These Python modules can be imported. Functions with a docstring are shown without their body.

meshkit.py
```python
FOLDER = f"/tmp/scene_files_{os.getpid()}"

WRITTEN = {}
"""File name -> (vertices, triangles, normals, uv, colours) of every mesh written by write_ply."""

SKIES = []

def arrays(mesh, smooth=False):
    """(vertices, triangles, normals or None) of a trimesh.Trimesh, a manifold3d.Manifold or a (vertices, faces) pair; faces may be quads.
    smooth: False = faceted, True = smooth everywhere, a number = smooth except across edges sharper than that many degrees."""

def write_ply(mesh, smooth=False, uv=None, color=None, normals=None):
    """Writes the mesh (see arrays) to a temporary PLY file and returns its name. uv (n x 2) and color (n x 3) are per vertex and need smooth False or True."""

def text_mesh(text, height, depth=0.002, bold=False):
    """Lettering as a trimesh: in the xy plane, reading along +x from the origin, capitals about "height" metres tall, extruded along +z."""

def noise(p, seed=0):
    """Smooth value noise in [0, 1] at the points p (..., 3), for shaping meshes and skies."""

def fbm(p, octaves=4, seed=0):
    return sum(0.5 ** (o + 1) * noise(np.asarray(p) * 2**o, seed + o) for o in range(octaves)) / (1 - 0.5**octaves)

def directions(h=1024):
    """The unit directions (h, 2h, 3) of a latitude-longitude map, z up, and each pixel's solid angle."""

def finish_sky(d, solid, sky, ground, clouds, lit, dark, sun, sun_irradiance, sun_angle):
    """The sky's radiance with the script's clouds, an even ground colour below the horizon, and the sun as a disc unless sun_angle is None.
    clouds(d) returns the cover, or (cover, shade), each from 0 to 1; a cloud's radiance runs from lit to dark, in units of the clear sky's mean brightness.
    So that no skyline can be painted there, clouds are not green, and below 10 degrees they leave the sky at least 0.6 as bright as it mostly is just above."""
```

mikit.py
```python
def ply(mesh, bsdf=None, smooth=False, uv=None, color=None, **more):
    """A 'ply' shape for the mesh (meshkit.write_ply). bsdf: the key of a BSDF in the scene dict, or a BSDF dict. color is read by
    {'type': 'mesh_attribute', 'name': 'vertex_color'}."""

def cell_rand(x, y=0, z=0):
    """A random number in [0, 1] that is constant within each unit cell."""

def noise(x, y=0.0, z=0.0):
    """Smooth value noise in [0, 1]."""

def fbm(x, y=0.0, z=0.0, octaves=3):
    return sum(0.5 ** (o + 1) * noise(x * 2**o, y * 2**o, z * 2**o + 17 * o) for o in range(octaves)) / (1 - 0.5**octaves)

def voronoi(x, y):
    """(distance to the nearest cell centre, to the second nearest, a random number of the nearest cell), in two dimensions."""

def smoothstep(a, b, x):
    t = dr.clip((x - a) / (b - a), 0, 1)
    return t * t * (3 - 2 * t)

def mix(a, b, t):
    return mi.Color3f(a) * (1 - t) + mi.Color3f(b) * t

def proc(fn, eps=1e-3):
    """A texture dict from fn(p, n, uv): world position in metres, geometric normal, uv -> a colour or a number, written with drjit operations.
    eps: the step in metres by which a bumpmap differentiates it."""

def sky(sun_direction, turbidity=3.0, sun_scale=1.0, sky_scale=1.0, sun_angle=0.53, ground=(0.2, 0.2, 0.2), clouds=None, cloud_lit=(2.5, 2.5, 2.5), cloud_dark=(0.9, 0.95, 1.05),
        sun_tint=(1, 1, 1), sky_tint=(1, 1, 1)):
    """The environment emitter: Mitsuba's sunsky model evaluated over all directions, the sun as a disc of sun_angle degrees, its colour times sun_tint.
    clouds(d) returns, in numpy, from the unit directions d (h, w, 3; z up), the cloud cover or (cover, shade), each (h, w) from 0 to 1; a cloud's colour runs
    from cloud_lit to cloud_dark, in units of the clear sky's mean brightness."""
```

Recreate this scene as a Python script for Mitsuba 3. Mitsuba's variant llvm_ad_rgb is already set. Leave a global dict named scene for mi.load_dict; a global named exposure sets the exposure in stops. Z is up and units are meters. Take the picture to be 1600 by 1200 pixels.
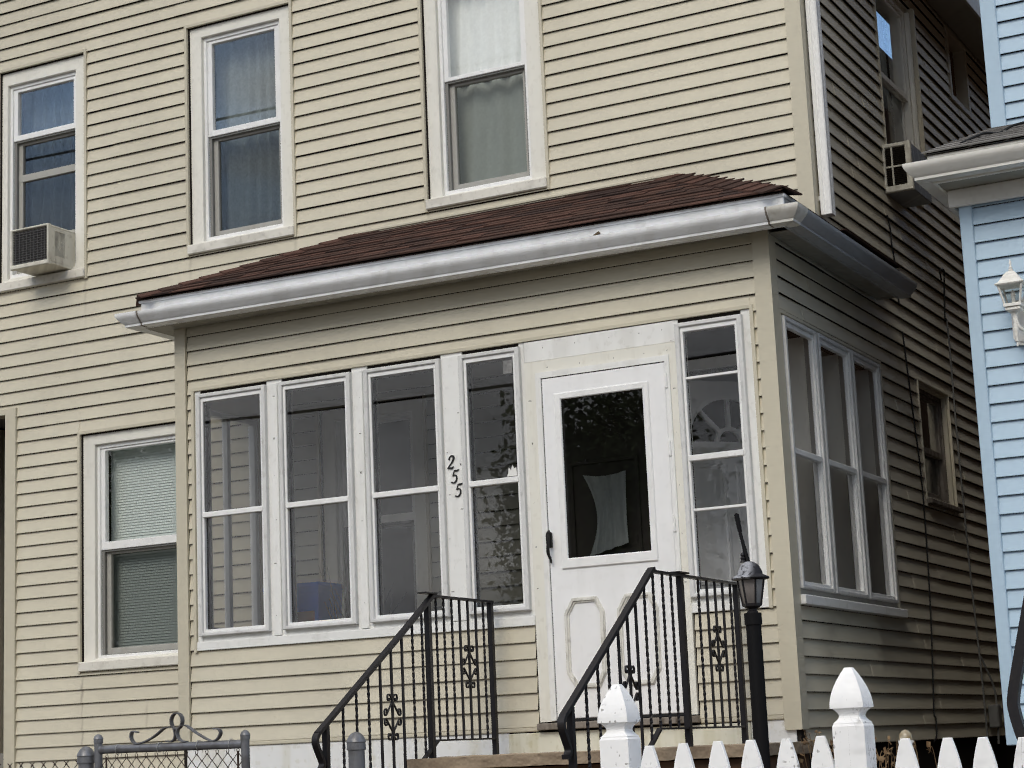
import math, random
import numpy as np, trimesh, mitsuba as mi, mikit, meshkit
import drjit as dr
from mikit import noise, fbm, smoothstep, mix, cell_rand
from shapely.geometry import Polygon, LineString, Point
from shapely.ops import unary_union

T = mi.ScalarTransform4f
scene, labels = {}, {}
rng = np.random.default_rng(7)
random.seed(7)

# ------------------------------------------------------------------ camera, sky, exposure
EYE = np.array([3.692, -10.58, 1.0])
FWD = np.array([-0.44771729, 0.87472588, 0.1854828])
UPV = np.array([0.12383599, -0.14477907, 0.9816841])
scene['camera'] = {'type': 'perspective', 'fov': 29.477, 'fov_axis': 'x', 'near_clip': 0.1, 'far_clip': 2000.0,
                   'to_world': T().look_at(origin=EYE.tolist(), target=(EYE + FWD).tolist(), up=UPV.tolist())}


def clouds(d):
    h = d[..., 2:3] + 0.18
    p = np.concatenate([d[..., :2] / h * 1.1, np.zeros_like(h)], -1) + np.array([11.893, 38.177, 0.0])
    a = meshkit.fbm(p, 5, seed=11)
    b = meshkit.fbm(p * 1.7 + 9.0, 5, seed=4)
    cover = np.clip((a - 0.40) / 0.10, 0, 1)
    cover = np.maximum(cover, np.clip((0.31 - d[..., 2]) / 0.10, 0, 1))      # the layers close up towards the horizon
    shade = np.clip((b - 0.3) / 0.4, 0, 1) * 0.45 + 0.55 * np.clip((0.75 - d[..., 2]) / 0.6, 0, 1)      # overcast: brighter overhead
    return cover, shade


SUN = (0.0, -0.76, 0.66)
scene['sky'] = mikit.sky(SUN, turbidity=3, sun_scale=0.15, sun_angle=30, sun_tint=(0.86, 0.96, 1.13), clouds=clouds, cloud_lit=(1.7, 1.7, 1.72), cloud_dark=(0.46, 0.48, 0.51), ground=(0.10, 0.097, 0.09))
exposure = 3.18

# ------------------------------------------------------------------ materials


def mat(key, base, rough=0.5, spec=0.4, bump=None, bscale=1.0, eps=2e-3, **more):
    d = {'type': 'principled', 'base_color': mikit.proc(base) if callable(base) else {'type': 'rgb', 'value': list(base)}, 'roughness': rough, 'specular': spec, **more}
    if bump is not None:
        d = {'type': 'bumpmap', 'arbitrary': mikit.proc(bump, eps), 'scale': bscale, 'bsdf': d}
    scene[key] = {'type': 'twosided', 'bsdf': d}


def vinyl(c):
    def f(p, n, uv):
        g = fbm(p.x * 0.9 + p.y * 0.7, p.z * 1.3, 3.0, 3)
        s = fbm((p.x + p.y) * 7.0, p.z * 0.6, 1.0, 3)
        grain = noise((p.x + p.y) * 18.0, p.z * 420.0, 2.0)
        k = 0.90 + 0.14 * g + 0.07 * s + 0.03 * grain
        return mi.Color3f(c) * k
    return f


def tan_vinyl(p, n, uv):
    g = fbm(p.x * 0.9 + p.y * 0.7, p.z * 1.3, 3.0, 3)
    s = fbm((p.x + p.y) * 6.0, p.z * 0.5, 1.0, 3)
    grain = noise((p.x + p.y) * 18.0, p.z * 420.0, 2.0)
    c = mi.Color3f(0.545, 0.508, 0.405) * (0.90 + 0.15 * g + 0.06 * s + 0.03 * grain)
    # two rain streaks below the first-floor window, and grime under the side windows
    w = 0.010 + 0.014 * noise(p.z * 9.0, 3.0)
    st = smoothstep(0.0, 1.0, 1.0 - dr.abs(p.x + 5.895 + 0.01 * noise(p.z * 4.0)) / w) * smoothstep(1.72, 1.6, p.z) * (0.35 + 0.65 * noise(p.z * 5.0, 8.0)) * smoothstep(0.78, 0.88, p.y)
    st2 = smoothstep(0.0, 1.0, 1.0 - dr.abs(p.x + 5.30) / 0.02) * smoothstep(1.50, 1.4, p.z) * smoothstep(1.24, 1.32, p.z) * smoothstep(0.78, 0.88, p.y) * 0.5
    grime = smoothstep(-0.2, -0.02, p.x) * smoothstep(0.3, 0.9, p.y) * smoothstep(3.6, 1.5, p.y) * dr.exp(-dr.square((p.z - 1.52) / 0.22)) * smoothstep(0.42, 0.7, fbm(p.y * 2.2, p.z * 4.0, 5.0, 4))
    sl_ = mi.Float(0.0)
    for x_, l_ in ((-5.855, 0.5), (-4.86, 0.35), (-3.915, 0.6), (-2.80, 0.3), (-1.862, 0.45)):
        sl_ += smoothstep(0.0, 1.0, 1.0 - dr.abs(p.x - x_ + 0.012 * (noise(p.z * 6.0, x_) - 0.5)) / 0.022) * smoothstep(4.76 - l_, 4.74, p.z) * smoothstep(4.78, 4.75, p.z)
    sl_ *= smoothstep(0.78, 0.88, p.y) * 0.55
    film = smoothstep(0.5, 0.8, fbm(p.x * 1.6, p.y * 1.6, p.z * 0.7, 3)) * 0.10
    t = dr.clip(0.55 * st + 0.5 * st2 + 0.55 * grime + film + 0.4 * sl_, 0.0, 0.8)
    return mix(c, (0.17, 0.145, 0.11), t)


mat('tan_siding', tan_vinyl, 0.5, 0.3)
mat('tan_trim', vinyl((0.51, 0.475, 0.375)), 0.45, 0.35)
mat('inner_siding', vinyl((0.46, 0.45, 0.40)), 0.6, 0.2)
mat('lap_shade_black', (0.022, 0.019, 0.017), 0.9, 0.05)  # sheathing colour set near black to stand in for shade under the laps
mat('blue_siding', vinyl((0.40, 0.53, 0.65)), 0.5, 0.3)


def dirty(c, amount, dirt=(0.25, 0.23, 0.19), sx=9.0, sz=2.0, lo=0.5):
    def f(p, n, uv):
        g = fbm((p.x + p.y) * sx, p.z * sz, 4.0, 4)
        q = fbm(p.x * 40.0, p.y * 40.0, p.z * 22.0, 3)
        t = smoothstep(lo, lo + 0.28, g) * amount + smoothstep(0.60, 0.75, q) * amount * 0.8
        return mix(c, dirt, dr.clip(t, 0.0, 1.0))
    return f


mat('casing', dirty((0.74, 0.73, 0.67), 0.10, (0.3, 0.27, 0.22), 10.0, 1.2, 0.55), 0.55, 0.3)
mat('sill_paint', dirty((0.68, 0.66, 0.60), 0.25, (0.25, 0.23, 0.19), 7.0, 10.0, 0.5), 0.6, 0.3)
mat('white_vinyl', dirty((0.78, 0.785, 0.78), 0.10), 0.35, 0.4)
mat('white_board', dirty((0.76, 0.765, 0.75), 0.16, (0.35, 0.33, 0.27), 12.0, 1.5, 0.5), 0.45, 0.4)
mat('door_white', dirty((0.79, 0.795, 0.80), 0.07, (0.4, 0.4, 0.36)), 0.35, 0.45)
mat('moulding', dirty((0.66, 0.65, 0.60), 0.4, (0.30, 0.29, 0.26), 30.0, 20.0, 0.45), 0.6, 0.3)
mat('door_casing', dirty((0.72, 0.71, 0.645), 0.18, (0.4, 0.36, 0.28), 22.0, 2.5, 0.55), 0.5, 0.35)
mat('aluminium', dirty((0.62, 0.625, 0.62), 0.25, (0.25, 0.25, 0.24), 30.0, 3.0, 0.5), 0.45, 0.4)
mat('gutter_white', dirty((0.77, 0.785, 0.80), 0.16, (0.33, 0.31, 0.27), 10.0, 2.0, 0.46), 0.5, 0.3)
mat('gutter_cream', dirty((0.70, 0.69, 0.65), 0.12, (0.35, 0.33, 0.28), 3.0, 14.0, 0.5), 0.35, 0.45)
mat('gutter_aged', dirty((0.68, 0.67, 0.63), 0.2, (0.22, 0.19, 0.12), 14.0, 14.0, 0.42), 0.45, 0.4)
mat('gutter_grey', dirty((0.36, 0.38, 0.40), 0.2, (0.2, 0.2, 0.2), 3.0, 8.0, 0.5), 0.4, 0.4)
mat('soffit_grey', dirty((0.30, 0.29, 0.25), 0.25, (0.15, 0.14, 0.12), 5.0, 8.0), 0.6, 0.2)
mat('screen_grey', (0.20, 0.20, 0.19), 0.5, 0.3)
mat('putty_grey', dirty((0.36, 0.355, 0.33), 0.2), 0.5, 0.3)


def granules(c, k=0.5):
    def f(p, n, uv):
        q = noise(p.x * 260.0, p.y * 260.0, p.z * 260.0)
        g = fbm(p.x * 9.0, p.y * 9.0, p.z * 9.0, 3)
        return mi.Color3f(c) * (1.0 - k * 0.5 + k * q) * (0.7 + 0.6 * g)
    return f


for i, c in enumerate([(0.050, 0.028, 0.022), (0.040, 0.024, 0.020), (0.062, 0.033, 0.026), (0.030, 0.019, 0.017)]):
    mat(f'shingle_{i}', granules(c, 0.9), 0.9, 0.15)
mat('grey_shingle', granules((0.16, 0.155, 0.15), 0.8), 0.9, 0.15)
mat('black_iron', dirty((0.011, 0.010, 0.012), 0.2, (0.03, 0.024, 0.02), 30.0, 20.0), 0.45, 0.3)
mat('black_plastic', (0.007, 0.007, 0.008), 0.6, 0.12)
mat('galvanised', dirty((0.17, 0.175, 0.19), 0.6, (0.09, 0.085, 0.085), 16.0, 16.0, 0.4), 0.42, 0.5, metallic=0.5)
mat('rusty_wire', dirty((0.05, 0.035, 0.03), 0.5, (0.025, 0.018, 0.015), 20.0, 20.0), 0.6, 0.3)
mat('tie_wire', (0.42, 0.42, 0.41), 0.4, 0.5, metallic=0.4)


def fence_paint(p, n, uv):
    c = mi.Color3f(0.84, 0.845, 0.85) * (0.96 + 0.08 * fbm(p.x * 3.0, p.y * 3.0, p.z * 3.0, 2))
    q = noise(p.x * 120.0, p.y * 120.0, p.z * 62.0)
    where = smoothstep(0.52, 0.66, fbm(p.x * 13.0, p.y * 13.0, p.z * 11.0 + 4.0, 3))
    t = smoothstep(0.72, 0.80, q) * where * 0.75
    crack = smoothstep(0.018, 0.0, dr.abs(noise(p.x * 46.0 + p.y * 46.0, p.z * 2.4, 6.0) - 0.5)) * smoothstep(0.56, 0.7, fbm(p.x * 10.0, p.y * 10.0, p.z * 3.0, 3)) * 0.6
    rub = smoothstep(0.62, 0.80, fbm(p.x * 6.0 + 3.0, p.y * 6.0, p.z * 9.0, 4)) * 0.18
    return mix(c, (0.20, 0.19, 0.18), dr.clip(t + crack + rub, 0.0, 0.9))


mat('fence_white', fence_paint, 0.5, 0.4, bump=lambda p, n, uv: noise(p.x * 90.0 + p.y * 90.0, p.z * 6.0, 1.0), bscale=0.0006)


def stone(p, n, uv):
    g = fbm(p.x * 7.0, p.y * 7.0, p.z * 14.0, 4)
    q = noise(p.x * 90.0, p.y * 90.0, p.z * 90.0)
    return mix((0.15, 0.11, 0.08), (0.36, 0.29, 0.21), g) * (0.85 + 0.3 * q)


mat('brownstone', stone, 0.85, 0.2, bump=lambda p, n, uv: fbm(p.x * 30.0, p.y * 30.0, p.z * 30.0, 3), bscale=0.012)
mat('foundation', lambda p, n, uv: mix((0.075, 0.045, 0.030), (0.13, 0.08, 0.055), fbm(p.x * 5.0 + p.y * 5.0, p.z * 8.0, 1.0, 4)), 0.9, 0.15)
mat('skirt_white', dirty((0.74, 0.75, 0.75), 0.30, (0.50, 0.47, 0.33), 11.0, 0.9, 0.42), 0.5, 0.35)
mat('yellowed', dirty((0.68, 0.67, 0.57), 0.45, (0.52, 0.49, 0.34), 16.0, 0.8, 0.4), 0.55, 0.3)
mat('lantern_white', dirty((0.74, 0.73, 0.69), 0.3, (0.42, 0.38, 0.32), 30.0, 30.0, 0.5), 0.45, 0.4)
mat('ac_cream', dirty((0.60, 0.585, 0.51), 0.35, (0.30, 0.27, 0.22), 18.0, 8.0, 0.45), 0.5, 0.35)
mat('ac_grille', (0.15, 0.148, 0.15), 0.6, 0.3)
mat('ac_dark', (0.035, 0.028, 0.022), 0.8, 0.2)
mat('ac_steel', dirty((0.24, 0.26, 0.28), 0.4, (0.5, 0.5, 0.5), 20.0, 12.0, 0.5), 0.4, 0.4)
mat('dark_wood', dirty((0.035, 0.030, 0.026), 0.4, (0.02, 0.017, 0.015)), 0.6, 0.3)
mat('brown_wood', dirty((0.17, 0.095, 0.045), 0.6, (0.05, 0.03, 0.018), 40.0, 3.0, 0.4), 0.7, 0.2)
mat('weathered', dirty((0.22, 0.195, 0.17), 0.6, (0.09, 0.075, 0.06), 30.0, 8.0, 0.4), 0.8, 0.2)
mat('interior', (0.22, 0.21, 0.19), 0.8, 0.1)
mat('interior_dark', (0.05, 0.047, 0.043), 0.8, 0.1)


def lace(c, k):
    def f(p, n, uv):
        s = (p.x + p.y)
        q = noise(s * 60.0, p.z * 60.0, 2.0) * 0.6 + 0.4 * noise(s * 140.0, p.z * 140.0, 7.0)
        return mi.Color3f(c) * (1.0 - k + 2.0 * k * q)
    return f


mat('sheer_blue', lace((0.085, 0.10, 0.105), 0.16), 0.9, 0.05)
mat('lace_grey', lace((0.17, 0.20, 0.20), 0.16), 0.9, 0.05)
mat('curtain_white', lace((0.74, 0.78, 0.77), 0.05), 0.9, 0.05)
mat('curtain_dull', lace((0.60, 0.66, 0.62), 0.06), 0.9, 0.05)
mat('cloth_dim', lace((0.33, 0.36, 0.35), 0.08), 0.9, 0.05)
mat('blind', (0.54, 0.60, 0.58), 0.6, 0.3)
mat('blue_box', lambda p, n, uv: mix((0.008, 0.06, 0.42), (0.012, 0.09, 0.55), fbm(p.x * 12.0, p.y * 12.0, p.z * 12.0, 3)), 0.4, 0.4)
mat('red_card', (0.24, 0.13, 0.10), 0.8, 0.1)
mat('paper', (0.72, 0.72, 0.70), 0.8, 0.1)
mat('paper_faded', lace((0.22, 0.22, 0.22), 0.4), 0.9, 0.1)
mat('twig', (0.10, 0.075, 0.05), 0.9, 0.1)
mat('dry_grass', lambda p, n, uv: mix((0.10, 0.055, 0.03), (0.30, 0.21, 0.12), noise(p.x * 40.0, p.y * 40.0, p.z * 20.0)), 0.9, 0.1)
mat('amber', lambda p, n, uv: mix((0.22, 0.15, 0.06), (0.40, 0.36, 0.28), noise(p.x * 70.0, p.y * 70.0, p.z * 70.0)), 0.3, 0.5)
mat('cable_grey', (0.16, 0.16, 0.155), 0.6, 0.3)
mat('cable_light', (0.45, 0.44, 0.40), 0.6, 0.3)
mat('cable_black', (0.011, 0.011, 0.011), 0.6, 0.3)
mat('dusty_black', lambda p, n, uv: mix((0.02, 0.02, 0.024), (0.30, 0.31, 0.34), smoothstep(0.25, 0.5, fbm(p.x * 60.0, p.y * 60.0, p.z * 60.0, 3)) * smoothstep(0.16, 0.12, p.x)), 0.6, 0.3)
mat('smoky_glass', lambda p, n, uv: mix((0.10, 0.09, 0.085), (0.22, 0.20, 0.19), smoothstep(1.70, 1.82, p.z)), 0.12, 0.6)
mat('rust', (0.20, 0.09, 0.03), 0.9, 0.1)
mat('leaf_green', lambda p, n, uv: mix((0.035, 0.055, 0.02), (0.075, 0.10, 0.035), noise(p.x * 3.0, p.y * 3.0, p.z * 3.0)), 0.7, 0.2)
mat('bark', (0.10, 0.085, 0.07), 0.9, 0.1)
mat('soil', lambda p, n, uv: mix((0.045, 0.033, 0.024), (0.085, 0.07, 0.045), fbm(p.x * 3.0, p.y * 3.0, 0.0, 4)), 0.95, 0.1)
mat('asphalt', lambda p, n, uv: mi.Color3f(0.06) * (0.7 + 0.6 * fbm(p.x * 6.0, p.y * 6.0, 0.0, 4)), 0.9, 0.2)
mat('concrete', lambda p, n, uv: mi.Color3f(0.20, 0.195, 0.185) * (0.75 + 0.5 * fbm(p.x * 4.0, p.y * 4.0, 0.0, 4)), 0.9, 0.2)
scene['glass'] = {'type': 'thindielectric', 'int_ior': 1.58, 'ext_ior': 1.0}
scene['screen_glass'] = {'type': 'thindielectric', 'int_ior': 1.5, 'ext_ior': 1.0, 'specular_transmittance': {'type': 'rgb', 'value': [0.60, 0.61, 0.605]}, 'specular_reflectance': {'type': 'rgb', 'value': [0.6, 0.6, 0.6]}}
scene['storm_glass'] = {'type': 'thindielectric', 'int_ior': 1.58, 'ext_ior': 1.0, 'specular_transmittance': {'type': 'rgb', 'value': [0.48, 0.48, 0.47]}}
scene['bulb_glass'] = {'type': 'thindielectric', 'int_ior': 1.5, 'ext_ior': 1.0, 'specular_transmittance': {'type': 'rgb', 'value': [0.8, 0.8, 0.78]}}

# ------------------------------------------------------------------ helpers


def put(key, mesh, m, smooth=False, label=None, cat=None, group=None, kind=None):
    if key in scene:
        i = 1
        while f'{key}_{i:03d}' in scene:
            i += 1
        key = f'{key}_{i:03d}'
    scene[key] = mikit.ply(mesh, m, smooth=smooth)
    d = {k: v for k, v in (('label', label), ('category', cat), ('group', group), ('kind', kind)) if v}
    if d:
        labels[key] = d
    return key


def thing(key, label, cat, group=None):
    if key in labels:
        i = 1
        while f'{key}_{i:03d}' in labels:
            i += 1
        key = f'{key}_{i:03d}'
    labels[key] = {'label': label, 'category': cat}
    if group:
        labels[key]['group'] = group
    return key


def mtx(ex, ey, ez, t):
    m = np.eye(4)
    m[:3, 0], m[:3, 1], m[:3, 2], m[:3, 3] = ex, ey, ez, t
    return m


D = 0.93
F0 = np.eye(4)
F1 = mtx((1, 0, 0), (0, 1, 0), (0, 0, 1), (0, D, 0))
SIDE = mtx((0, 1, 0), (-1, 0, 0), (0, 0, 1), (0, 0, 0))          # u = y, o = -x
BL0 = np.eye(4)
BL1 = mtx((1, 0, 0), (0, 1, 0), (0, 0, 1), (0, 0.7, 0))


def mv(m, M):
    m = m.copy()
    m.apply_transform(M)
    return m


_pts = np.array([[sx * (1 if a != 0 else 0.0), sy, sz] for a in (1,) for sx in (-1, 1) for sy in (-1, 1) for sz in (-1, 1)], float)


def _boxtopo():
    V = []
    for sx in (0, 1):
        for sy in (0, 1):
            for sz in (0, 1):
                for ax in range(3):
                    V.append((sx, sy, sz, ax))
    P = []
    for sx, sy, sz, ax in V:
        c = np.array([sx, sy, sz], float) * 2 - 1
        p = c * 0.9
        p[ax] = c[ax]
        P.append(p)
    h = trimesh.convex.convex_hull(np.array(P))
    idx = [int(np.argmin(np.linalg.norm(np.array(P) - v, axis=1))) for v in h.vertices]
    return V, [[idx[i] for i in f] for f in h.faces]


_BV, _BF = _boxtopo()


def bx(x0, x1, y0, y1, z0, z1, b=0.002):
    b = min(b, (x1 - x0) * 0.4, (y1 - y0) * 0.4, (z1 - z0) * 0.4)
    lo, hi = (x0, y0, z0), (x1, y1, z1)
    out = np.empty((24, 3))
    for i, (sx, sy, sz, ax) in enumerate(_BV):
        for a, s in enumerate((sx, sy, sz)):
            e = 0 if a == ax else b
            out[i, a] = hi[a] - e if s else lo[a] + e
    return trimesh.Trimesh(out, np.array(_BF), process=False)


def obox(c, ex, ey, ez, sx, sy, sz, b=0.002):
    return mv(bx(-sx / 2, sx / 2, -sy / 2, sy / 2, -sz / 2, sz / 2, b), mtx(ex, ey, ez, c))


def ring(u0, u1, z0, z1, wl, wr, wb, wt, o0, o1, b=0.003):
    """rectangular frame, front at o0, back at o1, chamfered front edges"""
    def loop(i, o, inner):
        if inner:
            a, c, e, g = u0 + wl - i, u1 - wr + i, z0 + wb - i, z1 - wt + i
        else:
            a, c, e, g = u0 + i, u1 - i, z0 + i, z1 - i
        return [(a, o, e), (c, o, e), (c, o, g), (a, o, g)]
    L = [loop(0, o1, 0), loop(0, o0 + b, 0), loop(b, o0, 0), loop(b, o0, 1), loop(0, o0 + b, 1), loop(0, o1, 1)]
    V = np.array([p for l in L for p in l], float)
    F = []
    n = len(L)
    for i in range(n):
        j = (i + 1) % n
        for k in range(4):
            q = (k + 1) % 4
            F += [(i * 4 + k, i * 4 + q, j * 4 + q), (i * 4 + k, j * 4 + q, j * 4 + k)]
    return trimesh.Trimesh(V, np.array(F), process=False)


def poly_extrude(pg, o0, o1):
    """shapely polygon in (u, z), extruded in o"""
    m = trimesh.creation.extrude_polygon(pg, 1.0, engine='earcut')
    v = m.vertices
    w = np.stack([v[:, 0], o1 + (o0 - o1) * v[:, 2], v[:, 1]], 1)
    return trimesh.Trimesh(w, m.faces, process=False)


def rect(u0, u1, z0, z1):
    return Polygon([(u0, z0), (u1, z0), (u1, z1), (u0, z1)])


def sheet(u0, u1, z0, z1, o):
    return trimesh.Trimesh([(u0, o, z0), (u1, o, z0), (u1, o, z1), (u0, o, z1)], [(0, 1, 2), (0, 2, 3)], process=False)


def cat(ms):
    return trimesh.util.concatenate(ms)


def tube(pts, r, sides=8, cap=True):
    p = np.asarray(pts, float)
    r = np.broadcast_to(np.asarray(r, float), (len(p),))
    t = np.gradient(p, axis=0)
    t /= np.linalg.norm(t, axis=1, keepdims=True) + 1e-12
    a = np.cross(t, np.where(np.abs(t[:, 2:]) < 0.9, [[0, 0, 1.0]], [[1.0, 0, 0]]))
    a /= np.linalg.norm(a, axis=1, keepdims=True) + 1e-12
    c = np.cross(t, a)
    th = np.arange(sides) * 2 * np.pi / sides
    V = (p[:, None] + r[:, None, None] * (np.cos(th)[None, :, None] * a[:, None] + np.sin(th)[None, :, None] * c[:, None])).reshape(-1, 3)
    F = []
    n = len(p)
    for i in range(n - 1):
        for k in range(sides):
            q = (k + 1) % sides
            F += [(i * sides + k, (i + 1) * sides + q, i * sides + q), (i * sides + k, (i + 1) * sides + k, (i + 1) * sides + q)]
    if cap:
        V = np.vstack([V, p[0], p[-1]])
        for k in range(sides):
            q = (k + 1) % sides
            F += [(n * sides, k, q), (n * sides + 1, (n - 1) * sides + q, (n - 1) * sides + k)]
    return trimesh.Trimesh(V, F, process=False)


def smoothline(pts, n=6):
    """Catmull-Rom through pts"""
    p = np.asarray(pts, float)
    p = np.vstack([2 * p[0] - p[1], p, 2 * p[-1] - p[-2]])
    out = []
    for i in range(1, len(p) - 2):
        for t in np.arange(n) / n:
            a, b, c, d = p[i - 1], p[i], p[i + 1], p[i + 2]
            out.append(0.5 * (2 * b + (c - a) * t + (2 * a - 5 * b + 4 * c - d) * t * t + (3 * b - a - 3 * c + d) * t ** 3))
    out.append(p[-2])
    return np.array(out)


def lathe(prof, c, sections=20):
    """prof: (r, z) list"""
    m = trimesh.creation.revolve(np.array(prof, float), sections=sections)
    m.apply_translation(c)
    return m


def loft4(levels, c=(0, 0, 0), chamfer=0.0):
    """square cross-sections: levels of (half x, half y, z)"""
    V, F = [], []
    for hx, hy, z in levels:
        V += [(-hx, -hy, z), (hx, -hy, z), (hx, hy, z), (-hx, hy, z)]
    n = len(levels)
    for i in range(n - 1):
        for k in range(4):
            q = (k + 1) % 4
            F += [(i * 4 + k, i * 4 + q, (i + 1) * 4 + q), (i * 4 + k, (i + 1) * 4 + q, (i + 1) * 4 + k)]
    F += [(0, 2, 1), (0, 3, 2), (n * 4 - 4, n * 4 - 3, n * 4 - 2), (n * 4 - 4, n * 4 - 2, n * 4 - 1)]
    m = trimesh.Trimesh(V, F, process=False)
    m.apply_translation(c)
    return m


# ------------------------------------------------------------------ siding
E4 = 0.1016


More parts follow.
